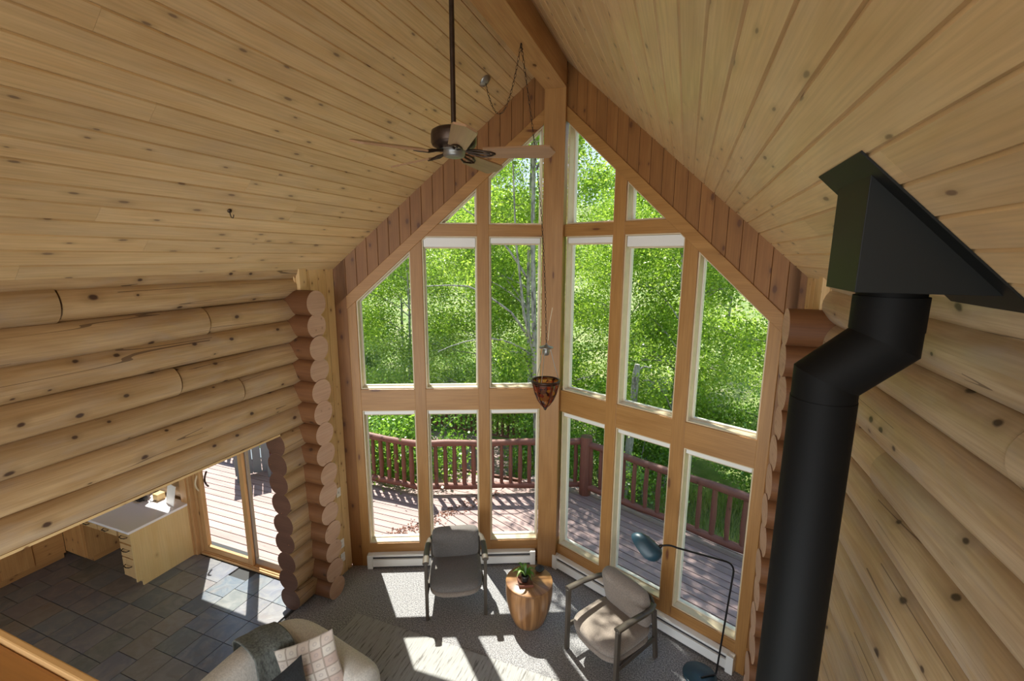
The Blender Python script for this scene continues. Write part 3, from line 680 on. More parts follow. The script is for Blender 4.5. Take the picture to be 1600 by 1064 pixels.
# ------------------------------------------------------------------ armchairs
def cushion(mb, w, d, h, cx=0, cy=0, cz=0, Mx=None, n=3.2, front=0, puff=1.0, seg=(28, 14)):
    """superellipsoid block; front>0 rounds the -y edge in plan"""
    def sg(v, p): return math.copysign(abs(v) ** p, v)
    c = Vector((cx, cy, cz))
    def fn(u, v):
        a = u * 2 * PI; b = (v - .5) * PI; e = 2 / n
        x = sg(math.cos(a), e) * sg(math.cos(b), .45); y = sg(math.sin(a), e) * sg(math.cos(b), .45); z = sg(math.sin(b), .75)
        if front and y < 0: y *= 1 + front * (1 - (x * x)) * .8
        z *= 1 + .12 * puff * (1 - min(1, x * x)) * (1 - min(1, y * y))
        p = Vector((x * w / 2, y * d / 2, z * h / 2)); return c + (Mx @ p if Mx else p)
    mb.grid(fn, seg[0], seg[1], uvs=(1, 1))
def armchair(label, loc, rz, fab):
    t_ = thing('armchair', label, 'armchair', loc, rz, 'linen armchairs by the prow windows')
    hw = .325
    for s_ in (-1, 1):
        m_ = MB(); m_.beam((s_ * hw, 0, 0), (s_ * hw, 0, .70), .036, .050, (0, 1, 0)); m_.build('front_leg', M['oak_dark'], t_, bevel=.006)
        m_ = MB(); m_.beam((s_ * (hw - .05), .66, 0), (s_ * (hw - .035), .565, .60), .036, .044, (0, 1, 0)); m_.build('rear_leg', M['oak_dark'], t_, bevel=.006)
        pts = [(s_ * hw, -.02, .71), (s_ * hw, .20, .70), (s_ * (hw - .005), .38, .675), (s_ * (hw - .02), .50, .655), (s_ * (hw - .06), .585, .645)]
        m_ = MB(); m_.tube(pts, [.036, .034, .033, .032, .030], 10, flat=(1.0, .6)); m_.build('armrest', M['oak_dark'], t_)
        m_ = MB(); m_.beam((s_ * hw, .01, .285), (s_ * (hw - .04), .60, .26), .024, .05); m_.build('side_rail', M['oak_dark'], t_, bevel=.004)
    m_ = MB(); m_.tube([(-(hw - .055), .58, .645), (-.2, .635, .645), (0, .655, .645), (.2, .635, .645), (hw - .055, .58, .645)], .027, 10, flat=(.55, 1.0)); m_.build('back_rail', M['oak_dark'], t_)
    for xx in (-.16, 0, .16): 
        m_ = MB(); m_.beam((xx, .58, .28), (xx, .64, .64), .022, .014, (0, 1, 0)); m_.build('back_slat', M['oak_dark'], t_)
    m_ = MB(); cushion(m_, .61, .58, .10, 0, .30, .285, n=4, front=.16, puff=0); m_.build('seat_base', fab[1], t_)
    m_ = MB(); cushion(m_, .60, .60, .13, 0, .29, .375, n=5, front=.16); m_.build('seat_cushion', fab[0], t_)
    m_ = MB(); cushion(m_, .56, .44, .18, 0, .50, .60, Matrix.Rotation(math.radians(104), 3, 'X'), n=7, puff=1.2); m_.build('back_cushion', fab[0], t_)
    return t_
armchair('grey linen armchair with dark wood frame, back against the left windows', (-.697, 3.988, 0), math.radians(28), (M['chairfab'], M['chairfab_light']))
armchair('taupe linen armchair with dark wood frame, between the drum table and the floor lamp', (.838, 3.837, 0), math.radians(-33.4), (M['chairfab_light'], M['chairfab_light']))

# ------------------------------------------------------------------ drum table and what stands on it
tb = thing('drum_side_table', 'barrel-shaped solid wood side table between the two armchairs', 'side table', (.075, 4.235, 0))
m_ = MB(); K = 18
prof = [(.155, 0), (.172, .02), (.205, .10), (.235, .20), (.252, .30), (.259, .38), (.258, .45), (.254, .488)]
for k in range(K):
    a0 = 2 * PI * k / K; rn = random.random()
    def fn(u, v, a0=a0):
        a = a0 + u * 2 * PI / K; i = min(int(v * 7), 6); f = v * 7 - i; r = prof[i][0] * (1 - f) + prof[i + 1][0] * f; z = prof[i][1] * (1 - f) + prof[i + 1][1] * f
        return Vector((r * math.cos(a), r * math.sin(a), z))
    vs = [fn(i / 3, j / 7) for j in range(8) for i in range(4)]; fs = []; uv = []; ou_ = random.uniform(0, 9)
    for j in range(7):
        for i in range(3):
            a = j * 4 + i; fs.append((a, a + 1, a + 5, a + 4)); uv.append([((j + q) * .07 + ou_, (i + p) * .03) for p, q in ((0, 0), (1, 0), (1, 1), (0, 1))])
    m_.add(vs, fs, uv, rn, 0, True)
m_.build('drum_body', M['barrel'], tb)
m_ = MB(); m_.lathe([(.250, .484), (.258, .490), (.258, .500), (.252, .506), (0.0001, .506)], seg=48, cap=False); m_.build('table_top', M['barrel'], tb)
m_ = MB()
m_.box((0, 0, .008), (.15, .15, .012))
for c, d in (((0, -.075, .016), (.16, .01, .028)), ((0, .075, .016), (.16, .01, .028)), ((-.075, 0, .016), (.01, .14, .028)), ((.075, 0, .016), (.01, .14, .028))): m_.box(c, d)
o = m_.build('wooden_tray', M['slatwood'], bevel=.002); o.location = (.05, 4.17, .507); o.rotation_euler = (0, 0, math.radians(28)); tag(o, 'small square reddish wooden tray under the potted plant', 'tray')
pl = thing('potted_plant', 'small strappy green plant in a dark pot on the drum table', 'plant', (.045, 4.18, .522))
m_ = MB(); m_.lathe([(.030, 0), (.036, .01), (.042, .055), (.044, .075), (.038, .075), (.034, .06), (.001, .06)], seg=24); m_.build('pot', M['pot'], pl)
rg = random.Random(4)
for k in range(26):
    a = rg.uniform(0, 6.28); ln = rg.uniform(.07, .15); up_ = rg.uniform(.04, .13); wd = rg.uniform(.009, .016)
    m_ = MB(); n = 7; vs = []
    for i in range(n + 1):
        t = i / n; r = ln * t; z = .06 + up_ * math.sin(t * 2.2) - .03 * t * t; wv = wd * math.sin(PI * min(.97, .12 + t * .88)) + .001
        cx, sy = math.cos(a), math.sin(a)
        for s_ in (-1, 0, 1): vs.append(Vector((r * cx - s_ * wv * sy, r * sy + s_ * wv * cx, z + abs(s_) * wv * .35)))
    fs = []; uv = []
    for i in range(n):
        for s_ in (0, 1): b0 = i * 3 + s_; fs.append((b0, b0 + 1, b0 + 4, b0 + 3)); uv.append([(0, 0), (1, 0), (1, 1), (0, 1)])
    m_.add(vs, fs, uv, rg.random(), 0, True); m_.build('leaf', M['houseleaf'], pl)
m_ = MB(); m_.lathe([(.02, 0), (.035, .006), (.055, .032), (.052, .034), (.03, .012), (.001, .010)], seg=24); o = m_.build('dark_bowl', M['pot']); o.location = (.14, 4.41, .507); tag(o, 'small dark bowl at the window side of the drum table', 'bowl')

# ------------------------------------------------------------------ floor lamp
lp = thing('floor_lamp', 'arched floor lamp with black stem and teal-black shell shade at the right windows', 'floor lamp', (1.85, 4.165, 0))
o3 = Vector(lp.location)
m_ = MB(); m_.lathe([(.155, 0), (.158, .004), (.158, .012), (.150, .018), (.0001, .018)], seg=40, cap=False); m_.build('base', M['lamp_teal'], lp)
PT = Vector((2.045, 4.12, 1.235)); PJ = Vector((1.41, 3.95, 1.43))
m_ = MB(); pts = [Vector((1.86, 4.13, .024)), Vector((1.95, 4.19, .024))] + arcpts((1.975, 4.2, .026), (1.992, 4.208, .03), (1.995, 4.206, .07), 5) + arcpts(PT - Vector((.005, 0, .03)), PT + Vector((.0, 0, .06)), PT + Vector((-.075, -.02, .085)), 8) + arcpts(PJ + Vector((.14, .037, -.005)), PJ + Vector((.07, .02, .03)), PJ, 6)
m_.tube([p - o3 for p in pts], .0085, 10); m_.build('stem', M['lampblack'], lp)
m_ = MB(); m_.lathe([(.001, -.014), (.014, -.01), (.016, 0), (.014, .01), (.001, .014)], c=PJ - o3, seg=16); m_.build('swivel_joint', M['bronze'], lp)
# shell shade: squashed open cup, mouth facing down-left
Ms = Matrix.Rotation(math.radians(-14), 3, 'Z') @ Matrix.Rotation(math.radians(38), 3, 'Y')
def shell(off):
    def f(u, v):
        a = u * 2 * PI; t = v; r = math.sin(t * PI / 2) ** .8; z = math.cos(t * PI / 2)
        lx = .20 if math.cos(a) < 0 else .10
        p = Vector((r * math.cos(a) * lx, r * math.sin(a) * .095, (z * .115 + .035 * r * max(0, math.cos(a))) * (1 - off)))
        p.x *= (1 - off * .3); p.y *= (1 - off * .3)
        return Vector(PJ) + Vector((-.105, -.02, -.075)) + Ms @ p - o3
    return f
m_ = MB(); m_.grid(shell(0), 36, 12); m_.grid(shell(.03), 36, 12); m_.build('shade', M['lamp_teal'], lp)
m_ = MB(); m_.tube([Vector((2.0, 4.2, .004)) - o3, Vector((2.08, 4.17, .004)) - o3, Vector((2.14, 4.05, .004)) - o3, Vector((2.2, 3.92, .004)) - o3], .003, 6); m_.build('cord', M['lampblack'], lp)

# ------------------------------------------------------------------ rug, sofa
m_ = MB(); m_.box((-.1, 2.0, .006), (3.34, 3.24, .010)); o = m_.build('area_rug', [M['rug']]); o.location = (0, 0, 0); o.rotation_euler = (0, 0, 0); tag(o, 'large grey rug with dark dashes under the cream sofa', 'rug')
sf = thing('sofa', 'cream boucle sofa with curved wraparound back at the edge of the rug', 'sofa', (-1.2, 1.7, 0)); o3 = Vector(sf.location)
path = [(-1.80, .55, .73), (-1.80, 1.0, .74), (-1.80, 1.5, .74), (-1.80, 2.0, .745), (-1.79, 2.3, .75), (-1.745, 2.52, .75), (-1.64, 2.655, .735), (-1.48, 2.70, .68), (-1.30, 2.695, .62), (-1.10, 2.675, .585), (-.92, 2.645, .575), (-.80, 2.60, .57)]
m_ = MB(); nP = 44; P3 = []
for i in range(nP + 1):
    t = i / nP * (len(path) - 1); k = min(int(t), len(path) - 2); f = t - k
    p0, p1, p2, p3 = [Vector(path[max(0, min(len(path) - 1, k + q))]) for q in (-1, 0, 1, 2)]
    P3.append(.5 * ((2 * p1) + (p2 - p0) * f + (2 * p0 - 5 * p1 + 4 * p2 - p3) * f * f + (3 * p1 - p0 - 3 * p2 + p3) * f ** 3))
seg = 24; vs = []
for i, p in enumerate(P3):
    tg = (P3[min(i + 1, nP)] - P3[max(i - 1, 0)]); tg.z = 0; tg.normalize(); nn = Vector((tg.y, -tg.x, 0))
    e = min(i, nP - i) / 3.0; sc_ = 1 if e >= 1 else math.sqrt(max(0.02, 1 - (1 - e) ** 2))
    th = .135 + .02 * (i / nP)
    for k in range(seg):
        a = 2 * PI * k / seg; cx = math.copysign(abs(math.cos(a)) ** .62, math.cos(a)) * th * sc_; hz = (p.z - .06) / 2
        cz = math.copysign(abs(math.sin(a)) ** .62, math.sin(a)) * hz
        vs.append(Vector((p.x, p.y, 0)) + nn * cx + Vector((0, 0, .06 + hz + cz * (.6 + .4 * sc_))) - o3)
fs = []; uv = []
for i in range(nP):
    for k in range(seg): k2 = (k + 1) % seg; fs.append((i * seg + k, i * seg + k2, (i + 1) * seg + k2, (i + 1) * seg + k)); uv.append([(0, 0), (1, 0), (1, 1), (0, 1)])
fs.append(tuple(range(seg))[::-1]); uv.append([(0, 0)] * seg); fs.append(tuple(nP * seg + k for k in range(seg))); uv.append([(0, 0)] * seg)
m_.add(vs, fs, uv, 0, 0, True); m_.build('backrest', M['boucle'], sf)
m_ = MB(); cushion(m_, 1.02, 2.0, .16, -1.17 + 1.2, 1.55 - 1.7, .40, n=6, puff=.5); m_.build('seat_cushion', M['boucle'], sf)
m_ = MB(); cushion(m_, 1.05, 2.05, .30, -1.18 + 1.2, 1.55 - 1.7, .20, n=6, puff=0); m_.build('seat_base', M['boucle'], sf)
# throw over the sofa back
m_ = MB()
def thr(u, v):
    y = 2.28 + .31 * u; bulge = .006 * math.sin(u * 11 + v * 2)
    s_ = v * 1.30; xo = -1.80 + (0 if y < 2.25 else .9 * (y - 2.25) ** 2 + .12 * (y - 2.25)); t = .165 + bulge
    if s_ < .45: x = xo - t; z = .27 + s_
    elif s_ < .45 + t * PI * .8:
        a = (s_ - .45) / (t * .8); x = xo - t * math.cos(a); z = .72 + (t * .36) * math.sin(a)
    else:
        q = s_ - .45 - t * PI * .8; x = xo + t + q * .12; z = .72 - q * .95
    return Vector((x, y - (x + 1.8) * .22, z))
m_.grid(thr, 30, 60, uvs=(3, 8)); o = m_.build('throw_blanket', M['throw']); tag(o, 'grey-green knitted throw draped over the sofa back', 'throw')
sm = o.modifiers.new('solid', 'SOLIDIFY'); sm.thickness = .012; sm.offset = 1
def pillow(name, label, w_, h_, mats, loc, rot, pf=.075, edge=None):
    m_ = MB()
    for sg_ in (1, -1):
        def f(u, v, sg_=sg_):
            x = (u - .5) * 2; y = (v - .5) * 2
            e = max(0, (1 - x * x)) ** .45 * max(0, (1 - y * y)) ** .45; pin = 1 - .07 * (1 - abs(y) ** 2) * 0
            cx = x * (1 - .06 * (1 - y * y)); cy = y * (1 - .06 * (1 - x * x))
            return Vector((cx * w_ / 2, sg_ * pf * e, cy * h_ / 2 + h_ / 2))
        m_.grid(f, 20, 20, uvs=(1, 1))
    o = m_.build(name, mats); o.location = loc; o.rotation_euler = rot; return tag(o, label, 'cushion', 'cushions on the sofa')
pillow('throw_pillow', 'beige patchwork-print cushion leaning in the sofa corner', .50, .50, [M['quilt']], (-1.15, 2.42, .365), (math.radians(-18), math.radians(-17), math.radians(30)))
pillow('throw_pillow', 'charcoal velvet cushion leaning in front of the patchwork cushion', .42, .42, [M['velvet']], (-1.18, 2.14, .42), (math.radians(-14), math.radians(0), math.radians(80)), .07)

# ------------------------------------------------------------------ loft guard rail in front of the camera
t_ = thing('loft_railing', 'wooden loft guard rail crossing the lower left corner', 'railing', (-1.2, .42, 2.44)); o3 = Vector(t_.location)
RY = .385; RZ = 3.25
m_ = MB(); m_.box(L(-.6, RY - .10, RZ - .045), (3.4, .17, .09)); m_.build('cap_rail', M['timber'], t_, bevel=.008)
m_ = MB(); m_.box(L(-.6, RY - .008, RZ - .025), (3.4, .014, .07)); m_.build('edge_highlight', M['panel'], t_, bevel=.003)  # pale strip stands in for the sunlit highlight on the far edge
m_ = MB(); m_.box(L(-.6, RY - .1, RZ - .62), (3.4, .05, .09)); m_.build('lower_rail', M['timber'], t_, bevel=.004)
for xx in (-2.2, -1.3, -.4, .5): m_ = MB(); m_.box(L(xx, RY - .1, 2.83), (.09, .09, .76)); m_.build('post', M['timber'], t_, bevel=.004)

# ------------------------------------------------------------------ ceiling fan
HB = Vector((-.038, 2.86, 4.672))
fan = thing('ceiling_fan', 'five-blade bronze ceiling fan hanging from the ridge beam on a long rod', 'ceiling fan', HB)
m_ = MB(); m_.tube([(0, 0, .10), (0, 0, 1.12)], .0165, 14); m_.build('downrod', M['bronze'], fan)
m_ = MB(); m_.lathe([(.02, 1.12), (.065, 1.08), (.07, 1.05), (.03, 1.04)], seg=24); m_.build('canopy', M['bronze'], fan)
m_ = MB(); m_.lathe([(.022, .165), (.05, .16), (.12, .15), (.145, .135), (.15, .115), (.15, .065), (.142, .045), (.118, .032), (.10, .02), (.0, .02)], seg=40); m_.build('motor_housing', M['bronze'], fan)
m_ = MB(); m_.lathe([(.10, .0201), (.075, .016), (.072, -.01), (.066, -.022), (.045, -.028), (.001, -.029)], seg=32); m_.build('switch_cup', M['steel'], fan)
for k in range(5):
    a = math.radians(15 + 72 * k); Rz = Matrix.Rotation(a, 3, 'Z'); Rp = Rz @ Matrix.Rotation(math.radians(-17), 3, 'X')
    m_ = MB(); n = 14; top = []; bot = []
    for i in range(n + 1):
        t = i / n; x = .20 + t * .47; hw = (.058 + .018 * t) * (1 if t < .86 else math.sqrt(max(.0, 1 - ((t - .86) / .14) ** 2)) * .95 + .05)
        top.append((x, hw)); bot.append((x, -hw))
    poly = bot + top[::-1]; m_.prism(poly, lambda x, y, d: Rp @ Vector((x, y, d)), -.006, .006, along=0); bl = m_.build('blade', M['bladewood'], fan)
    m_ = MB()
    for s_ in (-1, 1): m_.tube([Rp @ Vector((.09, s_ * .012, .008)), Rp @ Vector((.14, s_ * .03, .004)), Rp @ Vector((.19, s_ * .038, -.007)), Rp @ Vector((.25, s_ * .02, -.009)), Rp @ Vector((.275, 0, -.009))], .007, 8)
    m_.tube([Rp @ Vector((.08, 0, .012)), Rp @ Vector((.16, 0, .0)), Rp @ Vector((.24, 0, -.01))], .008, 8); m_.build('blade_iron', M['bronze'], bl)

# ------------------------------------------------------------------ pendant lantern, swagged
PC = Vector((.232, 4.2, 2.70)); HK = Vector((.006, 4.04, 5.79)); CN = Vector((-.499, 4.42, 5.68))
pd = thing('pendant_lantern', 'amber mosaic glass pendant lantern on a swagged chain before the centre post', 'pendant lamp', PC); 
m_ = MB(); m_.lathe([(.012, -.185), (.04, -.16), (.075, -.11), (.105, -.04), (.125, .04), (.132, .09)], seg=32, cap=False); m_.build('glass_bowl', M['amber'], pd)
m_ = MB(); ring = [(.137 * math.cos(6.283 * k / 32), .137 * math.sin(6.283 * k / 32), .095) for k in range(32)]; m_.tube(ring, .010, 8, closed=True)
ring = [(.137 * math.cos(6.283 * k / 32), .137 * math.sin(6.283 * k / 32), .075) for k in range(32)]; m_.tube(ring, .005, 8, closed=True)
for k in range(6):
    a = k * PI / 3 + .2; m_.tube([(r * math.cos(a), r * math.sin(a), z) for r, z in ((.136, .09), (.128, .04), (.108, -.04), (.078, -.11), (.042, -.162), (.01, -.19))], .0035, 6)
m_.lathe([(.001, -.215), (.012, -.205), (.018, -.19), (.012, -.18)], seg=16); m_.build('cage', M['bronze'], pd)
m_ = MB(); m_.lathe([(.062, .42), (.07, .426), (.066, .434), (.04, .44), (.012, .455), (.008, .47)], seg=28); m_.lathe([(.03, .43), (.034, .40), (.03, .36), (.02, .35)], seg=20); m_.build('top_cap', M['steel'], pd)
for k in range(3):
    a = k * 2.094 + .5; m_ = MB(); m_.tube([(.04 * math.cos(a), .04 * math.sin(a), .42), (.09 * math.cos(a), .09 * math.sin(a), .23), (.135 * math.cos(a), .135 * math.sin(a), .10)], .0032, 6); m_.build('hanger_rod', M['steel'], pd)
def chain(mb, pts, step=.032, r=.0022, lw=.008):
    P = [Vector(p) for p in pts]; seglen = [(P[i + 1] - P[i]).length for i in range(len(P) - 1)]; tot = sum(seglen); n = int(tot / step)
    for i in range(n):
        d = (i + .5) * tot / n; k = 0
        while k < len(seglen) - 1 and d > seglen[k]: d -= seglen[k]; k += 1
        t = (P[k + 1] - P[k]).normalized(); c = P[k] + t * d; ref = Vector((1, 0, 0)) if i % 2 else Vector((0, 1, 0)); s_ = (ref - t * ref.dot(t)).normalized()
        lk = []
        for q in range(8):
            a = q * PI / 4; lk.append(c + t * math.sin(a) * step * .62 + s_ * math.cos(a) * lw)
        mb.tube(lk, r, 5, closed=True)
m_ = MB(); n = 24
pts = [PC * 0 + Vector((0, 0, .47))] + [(HK - PC) * t + Vector((.0, 0, .47 * (1 - t))) + Vector((.05, .02, 0)) * math.sin(t * PI) for t in [i / n for i in range(1, n + 1)]]
chain(m_, pts)
sw = [HK - PC + (CN - HK) * t + Vector((0, 0, -1)) * (.42 * 4 * t * (1 - t)) for t in [i / 20 for i in range(21)]]
chain(m_, sw); m_.build('chain', M['bronze'], pd)
m_ = MB(); m_.tube([(HK - PC) + Vector((0, 0, .01)), (HK - PC) + Vector((0, 0, -.03)), (HK - PC) + Vector((.015, 0, -.045)), (HK - PC) + Vector((0, 0, -.06))], .005, 8); m_.build('swag_hook', M['bronze'], pd)
Mc = Vector((-S, 0, 1)).normalized().to_track_quat('Z', 'Y').to_matrix()
m_ = MB(); m_.lathe([(.001, -.03), (.02, -.028), (.062, -.006), (.064, .002)], c=CN - PC, seg=28, M=Mc); m_.build('ceiling_canopy', M['steel'], pd)
m_ = MB(); m_.tube([Vector((.02, -.01, .50)), Vector((.03, -.01, .66)), Vector((.055, 0, .82))], .004, 6); m_.build('pull_rod', M['lining'], pd)
# ceiling hook on left slope
hk = thing('ceiling_hook', 'small dark hook screwed into the left ceiling slope', 'hook', (-1.862, 2.629, 4.337))
m_ = MB(); m_.lathe([(.001, -.012), (.014, -.01), (.017, .0), (.016, .004)], seg=16, M=Mc); m_.build('hook_plate', M['bronze'], hk)
m_ = MB(); m_.tube([(0, 0, -.005), (.004, 0, -.03), (.012, .0, -.05), (.03, 0, -.055), (.038, 0, -.04), (.038, 0, -.03)], .0035, 8); m_.build('hook', M['bronze'], hk)

# ------------------------------------------------------------------ stove pipe
sp_ = thing('stove_pipe', 'matt black stove pipe with offset elbows rising to a ceiling support box', 'stove pipe', (1.955, 1.88, 0)); o3 = Vector(sp_.location)
bx0, bx1, by0, by1, bz = 1.955, 2.35, 1.722, 2.04, 3.893
m_ = MB()
zc = lambda x: ZR - S * x - .004
xm = (ZR - .004 - bz) / S
prof = [(bx0, bz), (xm, bz), (bx0, zc(bx0))]
m_.prism(prof, lambda x, z, d: L(x, d, z), by0, by1); m_.build('support_box', M['blackbox'], sp_, bevel=.002)
m_ = MB(); dnv = Vector((1, 0, -S)).normalized(); nv = Vector((S, 0, 1)).normalized(); cc = Vector(((1.905 + 2.39) / 2, (1.65 + 2.10) / 2, 0)); cc.z = ZR - S * cc.x
m_.box(cc - nv * .004 - o3, ((2.39 - 1.905) * 1.404, .45, .006), Matrix((dnv, Vector((0, 1, 0)), nv)).transposed()); m_.build('ceiling_flange', M['blackbox'], sp_)
U = Vector((2.105, 1.885, 0)); LO = Vector((1.952, 1.885, 0)); R_ = .102
m_ = MB(); m_.tube([L(U.x, U.y, bz + .0), L(U.x, U.y, 3.76)], R_ * .94, 40); m_.tube([L(U.x, U.y, 3.875), L(U.x, U.y, 3.76)], R_ * 1.02, 40); m_.build('collar', M['blackpipe'], sp_)
m_ = MB()
pts = [L(U.x, U.y, 3.86), L(U.x, U.y, 3.735)]; m_.tube(pts, R_, 40, smooth=True)
dirv = Vector((LO.x - U.x, 0, -.175))
def miter(mb, pts, r, seg=44):
    P = [Vector(p) for p in pts]; rings = []
    for i in range(len(P)):
        a = (P[i] - P[i - 1]).normalized() if i else (P[1] - P[0]).normalized(); b = (P[i + 1] - P[i]).normalized() if i < len(P) - 1 else a
        n = (a + b).normalized(); t = a
        x = Vector((0, 1, 0)); y = t.cross(x); rg_ = []
        for k in range(seg):
            an = 2 * PI * k / seg; q = P[i] + x * math.cos(an) * r + y * math.sin(an) * r; s_ = (P[i] - q).dot(n) / t.dot(n); rg_.append(q + t * s_)
        rings.append(rg_)
    for i in range(len(P) - 1):
        vs = rings[i] + rings[i + 1]; fs = [(k, (k + 1) % seg, seg + (k + 1) % seg, seg + k) for k in range(seg)]
        mb.add(vs, fs, [[(0, 0)] * 4] * seg, 0, 0, True)
miter(m_, [L(U.x, U.y, 3.78), L(U.x, U.y, 3.715), L(LO.x, LO.y, 3.57), L(LO.x, LO.y, 3.47)], R_); m_.build('elbow_section', M['blackpipe'], sp_)
m_ = MB(); m_.tube([L(LO.x, LO.y, 3.50), L(LO.x, LO.y, 3.48), L(LO.x, LO.y, 1.3)], [R_ * 1.02, R_ * 1.02, R_ * 1.02], 44); m_.build('pipe_section', M['blackpipe'], sp_)
m_ = MB(); m_.tube([L(LO.x, LO.y, 1.32), L(LO.x, LO.y, .8)], R_ * .99, 44); m_.build('pipe_section', M['blackpipe'], sp_)
st = thing('wood_stove', 'black wood stove below the pipe, out of the frame at the bottom right', 'wood stove', (1.955, 1.88, 0))
m_ = MB(); m_.box((0, 0, .47), (.52, .58, .56)); m_.box((0, 0, .77), (.56, .62, .03)); m_.build('firebox', M['blackbox'], st, bevel=.01)
for sx_ in (-1, 1):
    for sy_ in (-1, 1): m_ = MB(); m_.beam((sx_ * .2, sy_ * .23, 0), (sx_ * .2, sy_ * .23, .2), .04, .04, (0, 1, 0)); m_.build('leg', M['blackbox'], st)

# ------------------------------------------------------------------ outside: ground, decks, railings
def terr(x, y):
    d = math.hypot(x, y - 4); z = -1.3 + .10 * max(0, d - 12) + .0025 * max(0, d - 22) ** 2 * .6
    return z + .15 * math.sin(x * .5) * math.cos(y * .4)
m_ = MB()
def tf(u, v):
    x = -70 + 140 * u; y = -25 + 120 * v; return Vector((x, y, terr(x, y)))
m_.grid(tf, 70, 60, uvs=(1, 1)); struct(m_, 'ground', M['ground'])
DZ = -.12
m_ = MB(); wd = .138
# left deck field: boards along X
y = 3.93
def seamx(y): return -2.52 + (y - 4.97) * .55      # diagonal seam between fields
def wingx(y): return -(YP + .20 - y) / TA if y < YP + .2 else 9
while y < 7.3:
    yc = y + wd / 2
    xe = min(-2.50, seamx(yc)) if yc < 4.5 else min(seamx(yc), wingx(yc), -1.0)
    xs = -9.0 if yc < 6.55 else -2.9
    if xe > xs: m_.box(((xs + xe) / 2, yc, DZ - .014), (xe - xs, wd - .013, .028))
    y += wd
# right field: boards parallel to the right wing
dirr = Vector((CA, -SA, 0)); nr = Vector((SA, CA, 0)); t = -2.3
while t < 2.15:
    c0 = Vector((0, YP, 0)) + nr * (t + wd / 2); run = []
    for q in range(-500, 361):
        p = c0 + dirr * (q * .01)
        ok = p.x > max(seamx(p.y) + .006, -2.9) and p.y > YP - TA * abs(p.x) + .19
        if ok: run.append(q * .01)
        elif run: break
    if len(run) > 12:
        a = c0 + dirr * run[0]; b = c0 + dirr * run[-1]
        m_.beam(Vector((a.x, a.y, DZ - .014)), Vector((b.x, b.y, DZ - .014)), wd - .013, .028)
    t += wd
struct(m_, 'floor_deck', M['deck'])
m_ = MB(); m_.box((-5.8, 5.3, DZ - .12), (6.4, 2.4, .12)); m_.beam((-2.9, 7.55, DZ - .12), (.05, 7.6, DZ - .12), .05, .16); m_.beam((-.2, 7.5, DZ - .12), (3.4, 6.0, DZ - .12), .05, .16)
struct(m_, 'trim_6', M['redwood'])
m_ = MB()
rg = random.Random(8)
for k in range(420):
    y = rg.uniform(4.9, 6.9); x = seamx(y) + rg.gauss(.05, .10); a = rg.uniform(0, 6.28); s_ = rg.uniform(.012, .028); z = DZ + .004 + rg.uniform(0, .006)
    c, q = math.cos(a) * s_, math.sin(a) * s_; m_.add([(x - c, y - q, z), (x + q * .6, y - c * .6, z + .004), (x + c, y + q, z), (x - q * .6, y + c * .6, z + .005)], [(0, 1, 2, 3)], [[(0, 0), (1, 0), (1, 1), (0, 1)]], rg.random())
o = m_.build('leaf_litter', M['litter']); tag(o, 'dry brown leaves gathered along the diagonal deck seam', 'fallen leaves', kind='stuff')
def railing(label, a, b, z0, h=.92, nb=8, posts=(1, 1), mat='redwood', r=.058, end=.0):
    a = Vector(a); b = Vector(b); t_ = thing('deck_railing', label, 'railing', (*((a + b) / 2), z0), 0, 'log railings of the deck'); o3 = Vector((*((a + b) / 2), 0)); dv = (b - a).normalized()
    rg = random.Random(len(label)); P = lambda v, z: Vector((v.x, v.y, z)) - o3
    n = 10
    m_ = MB(); m_.tube([P(a + (b - a) * i / n, h + .01 * math.sin(i * 1.3)) for i in range(n + 1)], [r * (1 + .08 * math.sin(i * 2.1)) for i in range(n + 1)], 14, capmi=0); m_.build('top_rail', M[mat], t_)
    m_ = MB(); m_.tube([P(a + (b - a) * i / n, .15 + .008 * math.sin(i * 1.7)) for i in range(n + 1)], [r * (.95 + .08 * math.sin(i * 1.1)) for i in range(n + 1)], 14); m_.build('bottom_rail', M[mat], t_)
    Ln = (b - a).length
    for i in range(nb):
        c = a + (b - a) * ((i + .5) / nb); m_ = MB(); rr = rg.uniform(.034, .043); sx_ = rg.uniform(-.01, .01); m_.tube([P(c, .15), P(c + dv * sx_, .5), P(c, h)], [rr * .85, rr * 1.05, rr * .85], 10); m_.build('baluster', M[mat], t_)
    for k, e in enumerate((a, b)):
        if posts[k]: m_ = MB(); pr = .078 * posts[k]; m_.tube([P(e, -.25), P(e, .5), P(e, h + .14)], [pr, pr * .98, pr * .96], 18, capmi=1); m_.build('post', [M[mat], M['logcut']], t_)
    for ch in t_.children: ch.location = (0, 0, 0)
    return t_
railing('redwood log railing across the left deck, seen through the outer left window', (-6.2, 6.33), (-2.55, 6.33), DZ, .95, 23, (1, .9))
railing('redwood log railing beyond the middle and inner left windows', (-2.45, 6.42), (-.06, 7.45), DZ, .95, 16, (0, 0))
railing('redwood log railing with thick corner post beyond the right windows', (.05, 7.42), (3.3, 6.09), DZ, .93, 17, (1.35, 1))
railing('short redwood log railing at the end of the kitchen deck', (-8.8, 6.33), (-6.35, 6.33), DZ, .95, 15, (1, 0))
# lower landing with darker rail
m_ = MB(); y = 8.3
while y < 10.9: m_.box((-3.55, y, -.95), (3.0, .135, .03)); y += .142
m_.box((-3.55, 9.6, -1.12), (3.0, 2.6, .3)); struct(m_, 'floor_landing', M['deck'])
railing('dark distant railing of the lower landing behind the left deck', (-5.2, 10.95), (-2.0, 10.8), -.94, .95, 20, (1, 1), 'redwood', .035)
